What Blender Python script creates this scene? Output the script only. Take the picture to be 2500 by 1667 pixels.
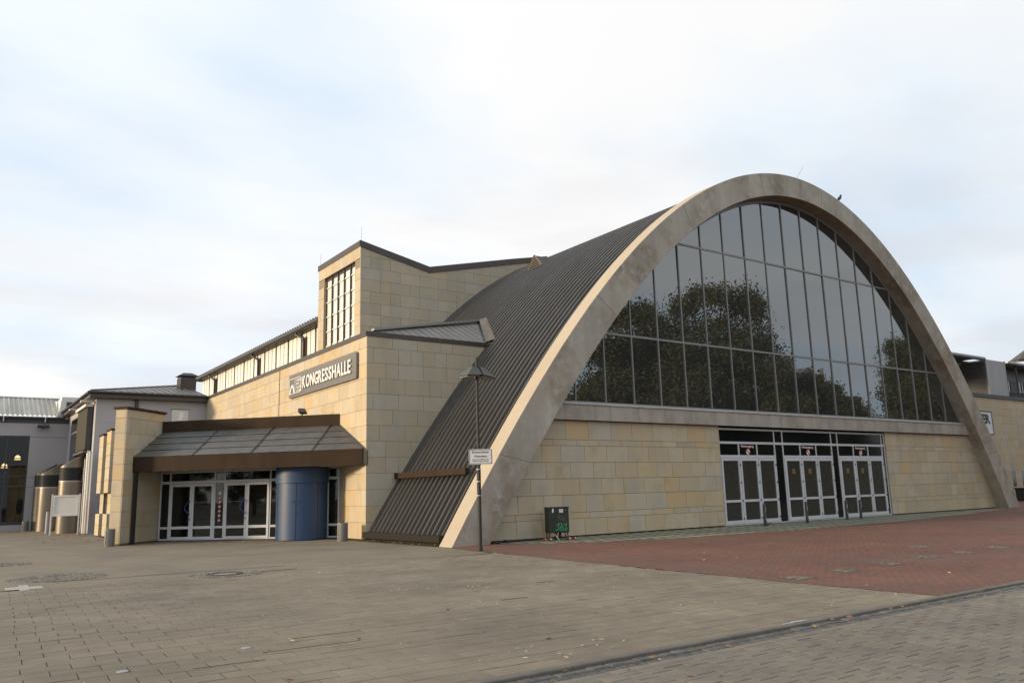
import bpy, bmesh, math, random
from mathutils import Matrix, Vector, noise as mnoise

for o in list(bpy.data.objects):
    bpy.data.objects.remove(o)
scene = bpy.context.scene
COL = scene.collection
R = math.radians

# ------------------------------------------------------------------ camera
cam_d = bpy.data.cameras.new('camera'); cam = bpy.data.objects.new('camera', cam_d); COL.objects.link(cam)
cam_d.sensor_width = 36.0; cam_d.lens = 28.278; cam_d.clip_end = 3000; cam_d.clip_start = 0.1
_r = Vector((0.81722, -0.57571, -0.02662)); _u = Vector((-0.08527, -0.16647, 0.98235)); _f = Vector((0.56998, 0.80053, 0.18513))
cam.matrix_world = Matrix(((_r.x, _u.x, -_f.x, 0), (_r.y, _u.y, -_f.y, 0), (_r.z, _u.z, -_f.z, 1.6), (0, 0, 0, 1)))
scene.camera = cam

# ------------------------------------------------------------------ light, sky, exposure
SUN = Vector((-0.945, 0.27, 0.165)).normalized()
sd = bpy.data.lights.new('sun', 'SUN'); sd.energy = 4.2; sd.angle = R(7); sd.color = (1.0, 0.77, 0.50)
sun = bpy.data.objects.new('sun', sd); COL.objects.link(sun)
sun.rotation_euler = SUN.to_track_quat('Z', 'Y').to_euler()
sun.location = (-20, 20, 30)

world = bpy.data.worlds.new('World'); scene.world = world; world.use_nodes = True
wn, wl = world.node_tree.nodes, world.node_tree.links
wn.clear()
def N(t, **kw):
    n = wn.new(t)
    for k, v in kw.items(): setattr(n, k, v)
    return n
w_out = N('ShaderNodeOutputWorld')
sky = N('ShaderNodeTexSky', sky_type='NISHITA', sun_disc=False)
sky.sun_elevation = math.asin(SUN.z); sky.sun_rotation = math.atan2(SUN.x, SUN.y)
sky.air_density = 1.0; sky.dust_density = 1.5; sky.ozone_density = 1.0
bg_sky = N('ShaderNodeBackground'); bg_sky.inputs['Strength'].default_value = 0.15
wl.new(sky.outputs[0], bg_sky.inputs[0])
tc = N('ShaderNodeTexCoord')
# clouds: stretched noise on a flat layer, so they flatten towards the horizon
sep = N('ShaderNodeSeparateXYZ'); wl.new(tc.outputs['Generated'], sep.inputs[0])
zc = N('ShaderNodeMath', operation='ADD'); zc.inputs[1].default_value = 0.22; wl.new(sep.outputs['Z'], zc.inputs[0])
zm = N('ShaderNodeMath', operation='MAXIMUM'); zm.inputs[1].default_value = 0.05; wl.new(zc.outputs[0], zm.inputs[0])
dv = N('ShaderNodeVectorMath', operation='DIVIDE'); wl.new(tc.outputs['Generated'], dv.inputs[0])
cmb = N('ShaderNodeCombineXYZ')
for i in range(3): wl.new(zm.outputs[0], cmb.inputs[i])
wl.new(cmb.outputs[0], dv.inputs[1])
mp = N('ShaderNodeMapping'); mp.inputs['Scale'].default_value = (0.9, 1.6, 1.0); mp.inputs['Rotation'].default_value = (0, 0, R(55)); mp.inputs['Location'].default_value = (0.4, 0.15, 0)
wl.new(dv.outputs[0], mp.inputs[0])
n1 = N('ShaderNodeTexNoise'); n1.inputs['Scale'].default_value = 1.1; n1.inputs['Detail'].default_value = 6; n1.inputs['Roughness'].default_value = 0.55
wl.new(mp.outputs[0], n1.inputs['Vector'])
cov = N('ShaderNodeMapRange'); cov.inputs['From Min'].default_value = 0.30; cov.inputs['From Max'].default_value = 0.56; cov.inputs['To Min'].default_value = 0.88; cov.inputs['To Max'].default_value = 1.0
wl.new(n1.outputs[0], cov.inputs[0])
n2 = N('ShaderNodeTexNoise'); n2.inputs['Scale'].default_value = 1.15; n2.inputs['Detail'].default_value = 6; n2.inputs['Roughness'].default_value = 0.48
wl.new(mp.outputs[0], n2.inputs['Vector'])
cr = N('ShaderNodeValToRGB'); el = cr.color_ramp.elements
el[0].position = 0.30; el[0].color = (0.66, 0.80, 0.97, 1); el[1].position = 0.63; el[1].color = (0.945, 0.945, 0.945, 1); e3 = el.new(0.47); e3.color = (0.82, 0.895, 0.975, 1)
wl.new(n2.outputs[0], cr.inputs[0])
# brighter towards the hidden low sun
dt = N('ShaderNodeVectorMath', operation='DOT_PRODUCT'); dt.inputs[1].default_value = SUN; wl.new(tc.outputs['Generated'], dt.inputs[0])
dm = N('ShaderNodeMapRange'); dm.inputs['From Min'].default_value = -0.9; dm.inputs['From Max'].default_value = 0.85; dm.inputs['To Min'].default_value = 0.95; dm.inputs['To Max'].default_value = 1.10
wl.new(dt.outputs['Value'], dm.inputs[0])
# grey and peach streaks in the lower sky
mp3 = N('ShaderNodeMapping'); mp3.inputs['Scale'].default_value = (1.0, 1.0, 5.0); mp3.inputs['Location'].default_value = (0.3, 0.9, 0.2); wl.new(tc.outputs['Generated'], mp3.inputs[0])
n3 = N('ShaderNodeTexNoise'); n3.inputs['Scale'].default_value = 2.6; n3.inputs['Detail'].default_value = 7; n3.inputs['Roughness'].default_value = 0.55; wl.new(mp3.outputs[0], n3.inputs['Vector'])
st = N('ShaderNodeMapRange'); st.inputs['From Min'].default_value = 0.48; st.inputs['From Max'].default_value = 0.70; wl.new(n3.outputs[0], st.inputs[0])
lowm = N('ShaderNodeMapRange'); lowm.inputs['From Min'].default_value = 0.48; lowm.inputs['From Max'].default_value = 0.12; wl.new(sep.outputs['Z'], lowm.inputs[0])
stm = N('ShaderNodeMath', operation='MULTIPLY'); wl.new(st.outputs[0], stm.inputs[0]); wl.new(lowm.outputs[0], stm.inputs[1])
mxc = N('ShaderNodeMix', data_type='RGBA'); wl.new(stm.outputs[0], mxc.inputs[0]); wl.new(cr.outputs[0], mxc.inputs[6]); mxc.inputs[7].default_value = (0.76, 0.75, 0.77, 1)
wf_ = N('ShaderNodeMapRange'); wf_.inputs['From Min'].default_value = 0.1; wf_.inputs['From Max'].default_value = 0.9; wl.new(dt.outputs['Value'], wf_.inputs[0])
wz = N('ShaderNodeMapRange'); wz.inputs['From Min'].default_value = 0.55; wz.inputs['From Max'].default_value = 0.1; wl.new(sep.outputs['Z'], wz.inputs[0])
wm_ = N('ShaderNodeMath', operation='MULTIPLY'); wl.new(wf_.outputs[0], wm_.inputs[0]); wl.new(wz.outputs[0], wm_.inputs[1])
mxw = N('ShaderNodeMix', data_type='RGBA'); wl.new(wm_.outputs[0], mxw.inputs[0]); wl.new(mxc.outputs[2], mxw.inputs[6]); mxw.inputs[7].default_value = (1.02, 0.95, 0.85, 1)
bg_cl = N('ShaderNodeBackground'); wl.new(mxw.outputs[2], bg_cl.inputs[0]); wl.new(dm.outputs[0], bg_cl.inputs['Strength'])
mxs = N('ShaderNodeMixShader'); wl.new(cov.outputs[0], mxs.inputs[0]); wl.new(bg_sky.outputs[0], mxs.inputs[1]); wl.new(bg_cl.outputs[0], mxs.inputs[2])
wl.new(mxs.outputs[0], w_out.inputs[0])

scene.view_settings.view_transform = 'Standard'; scene.view_settings.look = 'None'
scene.view_settings.exposure = 0.06; scene.view_settings.gamma = 1.0; scene.view_settings.use_curve_mapping = False
scene.render.engine = 'CYCLES'
scene.cycles.max_bounces = 8; scene.cycles.transparent_max_bounces = 12; scene.cycles.caustics_reflective = False; scene.cycles.caustics_refractive = False

# ------------------------------------------------------------------ materials
def material(name, col, rough=0.7, metal=0.0, col2=None, scale=3.0, detail=5, lo=0.35, hi=0.65, bump=0.0, bscale=None,
             obj=0.0, spread=None, isl=0.0, ior=None, emit=None, wn=None, stretch=None, col3=None, scale3=1.0, lo3=0.5, hi3=0.7, rnoise=0.0):
    m = bpy.data.materials.new(name); m.use_nodes = True
    nt = m.node_tree; n, l = nt.nodes, nt.links
    b = n['Principled BSDF']; b.inputs['Roughness'].default_value = rough; b.inputs['Metallic'].default_value = metal
    if ior: b.inputs['IOR'].default_value = ior
    t = n.new('ShaderNodeTexCoord'); oi = n.new('ShaderNodeObjectInfo')
    sc = n.new('ShaderNodeVectorMath'); sc.operation = 'SCALE'; sc.inputs[0].default_value = (37, 91, 53); l.new(oi.outputs['Random'], sc.inputs['Scale'])
    ad = n.new('ShaderNodeVectorMath'); ad.operation = 'ADD'; l.new(t.outputs['Object'], ad.inputs[0]); l.new(sc.outputs[0], ad.inputs[1])
    vec = ad.outputs[0]
    if stretch:
        mpn = n.new('ShaderNodeMapping'); mpn.inputs['Scale'].default_value = stretch; l.new(vec, mpn.inputs[0]); vec = mpn.outputs[0]
    def ns(s, d=detail, r=0.6):
        x = n.new('ShaderNodeTexNoise'); x.inputs['Scale'].default_value = s; x.inputs['Detail'].default_value = d; x.inputs['Roughness'].default_value = r
        l.new(vec, x.inputs['Vector']); return x
    if spread:      # one base colour per object / island out of a list
        cr = n.new('ShaderNodeValToRGB'); cr.color_ramp.interpolation = 'CONSTANT'
        es = cr.color_ramp.elements
        while len(es) < len(spread): es.new(0.5)
        for i, (p, c) in enumerate(spread): es[i].position = p; es[i].color = (*c, 1)
        if isl:
            g = n.new('ShaderNodeNewGeometry'); mt = n.new('ShaderNodeMath'); mt.operation = 'ADD'; l.new(g.outputs['Random Per Island'], mt.inputs[0]); l.new(oi.outputs['Random'], mt.inputs[1])
            fr = n.new('ShaderNodeMath'); fr.operation = 'FRACT'; l.new(mt.outputs[0], fr.inputs[0]); l.new(fr.outputs[0], cr.inputs[0])
        else: l.new(oi.outputs['Random'], cr.inputs[0])
        c = cr.outputs[0]
    else:
        rgb = n.new('ShaderNodeRGB'); rgb.outputs[0].default_value = (*col, 1); c = rgb.outputs[0]
    def mix(c, other, fac):
        mx = n.new('ShaderNodeMix'); mx.data_type = 'RGBA'; l.new(c, mx.inputs[6]); mx.inputs[7].default_value = (*other, 1); l.new(fac, mx.inputs[0]); return mx.outputs[2]
    def rng(src, a, b_, c_=0.0, d_=1.0):
        r_ = n.new('ShaderNodeMapRange'); r_.inputs[1].default_value = a; r_.inputs[2].default_value = b_; r_.inputs[3].default_value = c_; r_.inputs[4].default_value = d_; l.new(src, r_.inputs[0]); return r_.outputs[0]
    if col2: c = mix(c, col2, rng(ns(scale).outputs[0], lo, hi))
    if col3: c = mix(c, col3, rng(ns(scale3, 7, 0.65).outputs[0], lo3, hi3, 0, 0.8))
    if obj or isl:
        hs = n.new('ShaderNodeHueSaturation'); l.new(c, hs.inputs['Color'])
        src = oi.outputs['Random']
        if isl:
            g = n.new('ShaderNodeNewGeometry'); mt = n.new('ShaderNodeMath'); mt.operation = 'ADD'; l.new(g.outputs['Random Per Island'], mt.inputs[0]); l.new(oi.outputs['Random'], mt.inputs[1])
            m7 = n.new('ShaderNodeMath'); m7.operation = 'MULTIPLY'; m7.inputs[1].default_value = 7.31; l.new(mt.outputs[0], m7.inputs[0])
            fr = n.new('ShaderNodeMath'); fr.operation = 'FRACT'; l.new(m7.outputs[0], fr.inputs[0]); src = fr.outputs[0]
        a = obj or isl
        l.new(rng(src, 0, 1, 1 - a, 1 + a), hs.inputs['Value']); c = hs.outputs[0]
    l.new(c, b.inputs['Base Color'])
    if wn:
        gp = n.new('ShaderNodeNewGeometry'); mw = n.new('ShaderNodeMapping'); mw.inputs['Scale'].default_value = wn[0]; l.new(gp.outputs['Position'], mw.inputs[0])
        xw = n.new('ShaderNodeTexNoise'); xw.inputs['Scale'].default_value = 1.0; xw.inputs['Detail'].default_value = 7; xw.inputs['Roughness'].default_value = 0.62; l.new(mw.outputs[0], xw.inputs['Vector'])
        hw = n.new('ShaderNodeHueSaturation'); l.new(c, hw.inputs['Color']); l.new(rng(xw.outputs[0], 0.3, 0.7, wn[1], wn[2]), hw.inputs['Value']); c = hw.outputs[0]; l.new(c, b.inputs['Base Color'])
    if rnoise: l.new(rng(ns(scale * 1.7).outputs[0], 0.3, 0.7, max(0.02, rough - rnoise), rough + rnoise), b.inputs['Roughness'])
    if bump:
        bp = n.new('ShaderNodeBump'); bp.inputs['Strength'].default_value = bump; bp.inputs['Distance'].default_value = 0.02
        l.new(ns(bscale or scale * 6, 6).outputs[0], bp.inputs['Height']); l.new(bp.outputs[0], b.inputs['Normal'])
    if emit:
        b.inputs['Emission Color'].default_value = (*emit[0], 1); b.inputs['Emission Strength'].default_value = emit[1]
    return m

def glass(name, ior=2.2, tint=(0.30, 0.33, 0.33), rough=0.0, wav=0.0, haze=0.0):
    m = bpy.data.materials.new(name); m.use_nodes = True
    nt = m.node_tree; n, l = nt.nodes, nt.links; n.remove(n['Principled BSDF'])
    fr = n.new('ShaderNodeFresnel'); fr.inputs['IOR'].default_value = ior
    tr = n.new('ShaderNodeBsdfTransparent'); tr.inputs[0].default_value = (*tint, 1)
    gl = n.new('ShaderNodeBsdfGlossy'); gl.inputs['Roughness'].default_value = rough; gl.inputs[0].default_value = (0.92, 0.97, 1.0, 1)
    mx = n.new('ShaderNodeMixShader'); l.new(fr.outputs[0], mx.inputs[0]); l.new(tr.outputs[0], mx.inputs[1]); l.new(gl.outputs[0], mx.inputs[2])
    if wav:
        t = n.new('ShaderNodeTexCoord'); oi = n.new('ShaderNodeObjectInfo')
        sc = n.new('ShaderNodeVectorMath'); sc.operation = 'SCALE'; sc.inputs[0].default_value = (37, 91, 53); l.new(oi.outputs['Random'], sc.inputs['Scale'])
        ad = n.new('ShaderNodeVectorMath'); ad.operation = 'ADD'; l.new(t.outputs['Object'], ad.inputs[0]); l.new(sc.outputs[0], ad.inputs[1])
        x = n.new('ShaderNodeTexNoise'); x.inputs['Scale'].default_value = 0.7; x.inputs['Detail'].default_value = 1.0; l.new(ad.outputs[0], x.inputs['Vector'])
        bp = n.new('ShaderNodeBump'); bp.inputs['Strength'].default_value = wav; bp.inputs['Distance'].default_value = 0.02; l.new(x.outputs[0], bp.inputs['Height']); l.new(bp.outputs[0], gl.inputs['Normal'])
    if haze:  # pale diffuse veil of window dirt, mixed in to lift dark reflections
        df = n.new('ShaderNodeBsdfDiffuse'); df.inputs[0].default_value = (0.5, 0.5, 0.47, 1); md = n.new('ShaderNodeMixShader'); md.inputs[0].default_value = haze
        l.new(mx.outputs[0], md.inputs[1]); l.new(df.outputs[0], md.inputs[2]); mx = md
    l.new(mx.outputs[0], n['Material Output'].inputs[0])
    return m

def filmed(name):
    m = bpy.data.materials.new(name); m.use_nodes = True
    nt = m.node_tree; n, l = nt.nodes, nt.links; b = n['Principled BSDF']; b.inputs['Base Color'].default_value = (0.085, 0.083, 0.072, 1); b.inputs['Roughness'].default_value = 0.25
    tr = n.new('ShaderNodeBsdfTransparent'); tr.inputs[0].default_value = (0.85, 0.82, 0.74, 1)
    mx = n.new('ShaderNodeMixShader'); mx.inputs[0].default_value = 0.45; l.new(tr.outputs[0], mx.inputs[1]); l.new(b.outputs[0], mx.inputs[2]); l.new(mx.outputs[0], n['Material Output'].inputs[0])
    return m

STONES = [(0.0, (0.496, 0.408, 0.272)), (0.16, (0.508, 0.422, 0.293)), (0.34, (0.488, 0.396, 0.26)), (0.5, (0.492, 0.422, 0.311)), (0.64, (0.511, 0.426, 0.297)), (0.78, (0.48, 0.418, 0.325)), (0.87, (0.492, 0.389, 0.241)), (0.95, (0.496, 0.37, 0.214))]
M = {}
M['stone'] = material('sandstone', (0.4, 0.35, 0.25), 0.85, spread=STONES, col2=(0.37, 0.30, 0.185), scale=1.1, lo=0.54, hi=0.80, col3=(0.40, 0.38, 0.325), scale3=0.8, lo3=0.5, hi3=0.68, obj=0.05, bump=0.15, bscale=40, wn=((1.3, 1.3, 0.16), 0.93, 1.05))
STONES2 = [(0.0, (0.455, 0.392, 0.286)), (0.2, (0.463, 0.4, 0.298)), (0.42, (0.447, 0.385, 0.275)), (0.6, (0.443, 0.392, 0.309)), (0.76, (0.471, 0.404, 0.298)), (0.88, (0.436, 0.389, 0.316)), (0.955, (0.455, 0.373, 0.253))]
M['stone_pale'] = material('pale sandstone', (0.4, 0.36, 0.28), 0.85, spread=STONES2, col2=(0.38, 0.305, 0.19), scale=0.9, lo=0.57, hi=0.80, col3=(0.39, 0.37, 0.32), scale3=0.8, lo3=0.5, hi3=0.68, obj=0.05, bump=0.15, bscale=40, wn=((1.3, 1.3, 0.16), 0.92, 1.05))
M['stone_back'] = material('mortar backing', (0.25, 0.215, 0.155), 0.95)
M['concrete'] = material('weathered concrete', (0.40, 0.362, 0.305), 0.9, col2=(0.25, 0.20, 0.145), scale=0.62, detail=9, lo=0.46, hi=0.70, bump=0.45, bscale=9, wn=((1.1, 1.1, 0.28), 0.80, 1.10), col3=(0.44, 0.42, 0.385), scale3=2.4, lo3=0.52, hi3=0.66)
M['joint_line'] = material('concrete pour joint', (0.19, 0.165, 0.135), 0.95)
M['coping'] = material('cream coated concrete', (0.43, 0.37, 0.285), 0.85, col2=(0.40, 0.34, 0.255), scale=0.8, bump=0.1, bscale=20, col3=(0.27, 0.26, 0.13), scale3=1.2, lo3=0.69, hi3=0.75)
M['beam'] = material('sill concrete', (0.40, 0.365, 0.32), 0.9, col2=(0.30, 0.255, 0.215), scale=1.3, detail=7, lo=0.42, hi=0.66, obj=0.06, bump=0.2, bscale=14, stretch=(1, 1, 0.5))
M['roof_shell'] = material('dark roof sheet', (0.028, 0.025, 0.022), 0.9, 0.0)
M['roof'] = material('brown roof metal', (0.074, 0.067, 0.058), 0.5, 0.2, col2=(0.058, 0.052, 0.045), scale=0.6, rnoise=0.08, obj=0.08)
M['fascia'] = material('dark brown fascia metal', (0.075, 0.064, 0.054), 0.42, 0.3, col2=(0.06, 0.052, 0.045), scale=1.0)
M['bronze'] = material('bronze canopy metal', (0.043, 0.027, 0.0155), 0.7, 0.0, col2=(0.033, 0.021, 0.013), scale=1.2, rnoise=0.08, obj=0.06, stretch=(1, 1, 0.3))
M['zinc_slope'] = material('canopy slope metal', (0.105, 0.103, 0.096), 0.5, 0.2, col2=(0.075, 0.066, 0.056), scale=2.2, detail=8, lo=0.42, hi=0.7, obj=0.12, col3=(0.42, 0.41, 0.39), scale3=16, lo3=0.70, hi3=0.76)
M['seam_roof'] = material('wing roof sheet', (0.17, 0.155, 0.135), 0.45, 0.25, col2=(0.12, 0.105, 0.09), scale=1.5)
M['ridge'] = material('ridge flashing', (0.36, 0.36, 0.35), 0.45, 0.3)
M['vent_trim'] = material('tan vent metal', (0.15, 0.13, 0.105), 0.6)
M['lead'] = material('lead flashing', (0.12, 0.115, 0.11), 0.8, 0.0, col2=(0.095, 0.08, 0.075), scale=3)
M['alu'] = material('aluminium frame', (0.60, 0.61, 0.635), 0.45, 0.0, col2=(0.53, 0.54, 0.56), scale=2, obj=0.04)
M['mullion'] = material('grey glazing bar', (0.24, 0.235, 0.235), 0.5, 0.2, obj=0.05)
M['glass'] = glass('tinted hall glass', 2.75, (0.16, 0.19, 0.185), wav=0.07, haze=0.05)
M['door_glass'] = glass('door glass', 1.5, (0.45, 0.47, 0.46), wav=0.03, haze=0.012)
M['far_glass'] = glass('far window glass', 1.4, (0.40, 0.41, 0.40))
M['black_glass'] = material('dark panel glass', (0.008, 0.01, 0.01), 0.08)
M['film_glass'] = filmed('filmed door glass')
M['film'] = material('grey film', (0.10, 0.097, 0.085), 0.5)
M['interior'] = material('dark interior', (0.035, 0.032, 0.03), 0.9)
M['interior_floor'] = material('interior floor', (0.09, 0.075, 0.06), 0.7)
M['blue'] = material('blue steel drum', (0.018, 0.050, 0.122), 0.5, 0.0, col2=(0.021, 0.055, 0.128), scale=0.6)
M['blue_handle'] = material('blue handle', (0.02, 0.04, 0.2), 0.35)
M['plaster'] = material('grey plaster', (0.43, 0.42, 0.435), 0.9, col2=(0.395, 0.385, 0.40), scale=0.5, bump=0.1, bscale=60)
M['plaster2'] = material('grey render', (0.38, 0.365, 0.375), 0.9, col2=(0.35, 0.335, 0.34), scale=0.4, bump=0.1, bscale=60)
M['dark_metal'] = material('dark grey metal', (0.045, 0.047, 0.05), 0.5, 0.2)
M['stainless'] = material('brushed stainless', (0.20, 0.175, 0.14), 0.42, 0.45, col2=(0.16, 0.14, 0.11), scale=1.0, stretch=(4, 4, 0.15))
M['white_paint'] = material('white paint', (0.72, 0.71, 0.67), 0.6, col2=(0.62, 0.61, 0.58), scale=1)
M['white_channel'] = material('white channel glass', (0.74, 0.72, 0.66), 0.35, obj=0.05)
M['painted_sky'] = material('window pane with painted sky', (0.82, 0.80, 0.75), 0.08, obj=0.05, ior=2.4)  # bright sky reflection put into the white base colour of the panes
M['far_roof'] = material('pale corrugated roof', (0.52, 0.51, 0.45), 0.6, 0.0, col2=(0.38, 0.36, 0.31), scale=0.6, detail=8, stretch=(2, 0.4, 0.4))
M['sign_grey'] = material('sign board grey', (0.15, 0.145, 0.14), 0.5)
M['letter_white'] = material('white lettering', (0.82, 0.81, 0.77), 0.5)
M['print_black'] = material('black print', (0.012, 0.012, 0.014), 0.5)
M['sign_white'] = material('sign white', (0.60, 0.61, 0.62), 0.4)
M['print_red'] = material('red print', (0.38, 0.04, 0.035), 0.5)
M['print_white'] = material('white print', (0.75, 0.74, 0.72), 0.5)
M['print_dim'] = material('faded sticker', (0.028, 0.016, 0.014), 0.5)
M['print_yellow'] = material('yellow sticker', (0.20, 0.11, 0.025), 0.5)
M['pole'] = material('dark green-grey pole', (0.022, 0.025, 0.023), 0.65, 0.0, col2=(0.03, 0.03, 0.028), scale=2)
M['shade'] = material('lamp shade grey', (0.085, 0.082, 0.074), 0.55, 0.0, col2=(0.07, 0.067, 0.06), scale=4)
M['lens'] = material('lamp lens', (0.30, 0.28, 0.22), 0.2)
M['box_green'] = material('dark green cabinet', (0.024, 0.028, 0.018), 0.5, col2=(0.018, 0.020, 0.014), scale=3)
M['spray'] = material('green spray paint', (0.035, 0.34, 0.13), 0.6)
M['chalk'] = material('chalk scrawl', (0.16, 0.155, 0.14), 0.8)
M['red_plastic'] = material('red plastic', (0.30, 0.025, 0.018), 0.4)
M['black_rubber'] = material('black rubber', (0.012, 0.012, 0.012), 0.6)
M['bin'] = material('bin grey', (0.20, 0.20, 0.20), 0.5, 0.2, col2=(0.17, 0.165, 0.16), scale=3, obj=0.05)
M['olive'] = material('olive display panel', (0.045, 0.038, 0.024), 0.8, col2=(0.034, 0.029, 0.018), scale=5)
M['bird'] = material('black feathers', (0.012, 0.011, 0.012), 0.6)
M['sheet_grey'] = material('light grey sheet', (0.36, 0.36, 0.36), 0.6, col2=(0.29, 0.29, 0.28), scale=0.9, stretch=(2, 2, 0.3))
M['corr'] = material('grey corrugated cladding', (0.15, 0.15, 0.155), 0.5, 0.2)
M['gutter_grey'] = material('grey gutter', (0.19, 0.22, 0.24), 0.4, 0.3)
M['window_light'] = material('pale window', (0.55, 0.57, 0.55), 0.2)
M['maroon'] = material('maroon frame', (0.06, 0.03, 0.04), 0.5)
M['gold_box'] = material('ochre cardboard', (0.30, 0.19, 0.06), 0.8, col2=(0.25, 0.15, 0.05), scale=3)
M['chair_red'] = material('chair shell', (0.06, 0.02, 0.014), 0.5)
M['chrome'] = material('pale metal tube', (0.55, 0.55, 0.52), 0.3, 0.7)
M['flag'] = material('white flag cloth', (0.6, 0.6, 0.58), 0.8)
M['bark'] = material('bark', (0.07, 0.055, 0.04), 0.9, col2=(0.04, 0.033, 0.026), scale=4)
M['leaf'] = material('linden leaves', (0.05, 0.062, 0.018), 0.7, spread=[(0, (0.075, 0.092, 0.04)), (0.4, (0.083, 0.094, 0.04)), (0.80, (0.092, 0.082, 0.037)), (0.96, (0.13, 0.08, 0.032))], isl=0.12)
M['red_brick'] = material('red brickwork', (0.22, 0.075, 0.045), 0.85, col2=(0.17, 0.06, 0.04), scale=2)
M['lamp_glow'] = material('warm lamp', (0.9, 0.7, 0.4), 0.5, emit=((1.0, 0.62, 0.28), 14.0))
M['slab'] = material('concrete slab', (0.22, 0.184, 0.134), 0.88, wn=((0.42, 0.42, 0.42), 0.72, 1.2), isl=0.04, col2=(0.188, 0.153, 0.106), scale=2.2, detail=9, lo=0.38, hi=0.66, bump=0.25, bscale=70)
M['paver'] = material('grey paver', (0.205, 0.175, 0.134), 0.85, wn=((0.7, 0.7, 0.7), 0.75, 1.18), isl=0.045, col2=(0.155, 0.138, 0.115), scale=3, detail=9, lo=0.38, hi=0.66, bump=0.3, bscale=80)
M['joint'] = material('joint soil', (0.07, 0.058, 0.044), 0.95, col2=(0.06, 0.062, 0.03), scale=3)
M['kerb'] = material('kerb stone', (0.165, 0.145, 0.122), 0.85, obj=0.06, col2=(0.12, 0.105, 0.09), scale=4, detail=8, bump=0.2)
M['cobble'] = material('gutter cobble', (0.105, 0.10, 0.092), 0.7, obj=0.2, col2=(0.07, 0.066, 0.06), scale=7, bump=0.4)
M['cobble2'] = material('small cobble', (0.165, 0.148, 0.122), 0.85, isl=0.25, bump=0.3)
M['iron'] = material('cast iron', (0.04, 0.03, 0.026), 0.6, 0.4)
M['cover'] = material('concrete cover', (0.24, 0.21, 0.175), 0.85)
M['road_white'] = material('white road paint', (0.40, 0.38, 0.35), 0.8, col2=(0.25, 0.225, 0.19), scale=14, lo=0.5, hi=0.7)
M['dry_leaf'] = material('dry leaf', (0.2, 0.1, 0.03), 0.8, spread=[(0, (0.20, 0.09, 0.03)), (0.4, (0.28, 0.15, 0.05)), (0.7, (0.12, 0.05, 0.025)), (0.85, (0.42, 0.30, 0.14))], isl=0.2)
M['speck'] = material('paper scrap', (0.42, 0.42, 0.40), 0.8, isl=0.3)
M['weed'] = material('weed leaf', (0.05, 0.09, 0.02), 0.7)
M['asphalt'] = material('asphalt', (0.055, 0.052, 0.05), 0.9, col2=(0.045, 0.043, 0.04), scale=1)

for k_ in ('bronze', 'roof_shell'): M[k_].node_tree.nodes['Principled BSDF'].inputs['Specular IOR Level'].default_value = 0.15
def world_noise_sheet(name, cols, scale, fine=None, bump=0.2):
    m = bpy.data.materials.new(name); m.use_nodes = True; nt = m.node_tree; n, l = nt.nodes, nt.links; b = n['Principled BSDF']; b.inputs['Roughness'].default_value = 0.88
    return m, n, l, b

def brick_sheet(name, c1, c2, mortar, bw, rh, ms, rot=0.0, rough=0.85, blotch=(0.8, 1.12), third=None, tint=None, off=0.5):
    m, n, l, b = world_noise_sheet(name, None, 1); b.inputs['Roughness'].default_value = rough
    t = n.new('ShaderNodeTexCoord'); mpn = n.new('ShaderNodeMapping'); mpn.inputs['Rotation'].default_value = (0, 0, rot); l.new(t.outputs['Object'], mpn.inputs[0])
    br = n.new('ShaderNodeTexBrick'); br.inputs['Scale'].default_value = 1.0; br.inputs['Brick Width'].default_value = bw; br.inputs['Row Height'].default_value = rh; br.inputs['Mortar Size'].default_value = ms
    br.inputs['Color1'].default_value = (*c1, 1); br.inputs['Color2'].default_value = (*c2, 1); br.inputs['Mortar'].default_value = (*mortar, 1); br.offset = off; br.inputs['Bias'].default_value = 0.0
    l.new(mpn.outputs[0], br.inputs['Vector'])
    nz = n.new('ShaderNodeTexNoise'); nz.inputs['Scale'].default_value = 0.35; nz.inputs['Detail'].default_value = 8; nz.inputs['Roughness'].default_value = 0.65; l.new(t.outputs['Object'], nz.inputs['Vector'])
    mr = n.new('ShaderNodeMapRange'); mr.inputs[1].default_value = 0.3; mr.inputs[2].default_value = 0.7; mr.inputs[3].default_value = blotch[0]; mr.inputs[4].default_value = blotch[1]; l.new(nz.outputs[0], mr.inputs[0])
    hs = n.new('ShaderNodeHueSaturation'); l.new(br.outputs[0], hs.inputs['Color']); l.new(mr.outputs[0], hs.inputs['Value'])
    c = hs.outputs[0]
    if tint:
        n3 = n.new('ShaderNodeTexNoise'); n3.inputs['Scale'].default_value = tint[1]; n3.inputs['Detail'].default_value = 6; l.new(t.outputs['Object'], n3.inputs['Vector'])
        r3 = n.new('ShaderNodeMapRange'); r3.inputs[1].default_value = tint[2]; r3.inputs[2].default_value = tint[3]; r3.inputs[4].default_value = tint[4]; l.new(n3.outputs[0], r3.inputs[0])
        mx = n.new('ShaderNodeMix'); mx.data_type = 'RGBA'; l.new(c, mx.inputs[6]); mx.inputs[7].default_value = (*tint[0], 1); l.new(r3.outputs[0], mx.inputs[0]); c = mx.outputs[2]
    l.new(c, b.inputs['Base Color'])
    bp = n.new('ShaderNodeBump'); bp.inputs['Strength'].default_value = 0.35; bp.inputs['Distance'].default_value = 0.01; bp.invert = True; l.new(br.outputs['Fac'], bp.inputs['Height']); l.new(bp.outputs[0], b.inputs['Normal'])
    return m
M['red_paving'] = brick_sheet('red brick paving', (0.235, 0.078, 0.043), (0.135, 0.066, 0.046), (0.055, 0.035, 0.027), 0.2, 0.1, 0.008, rot=R(12), blotch=(0.72, 1.2), tint=((0.115, 0.08, 0.06), 0.28, 0.45, 0.70, 0.55))
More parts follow.
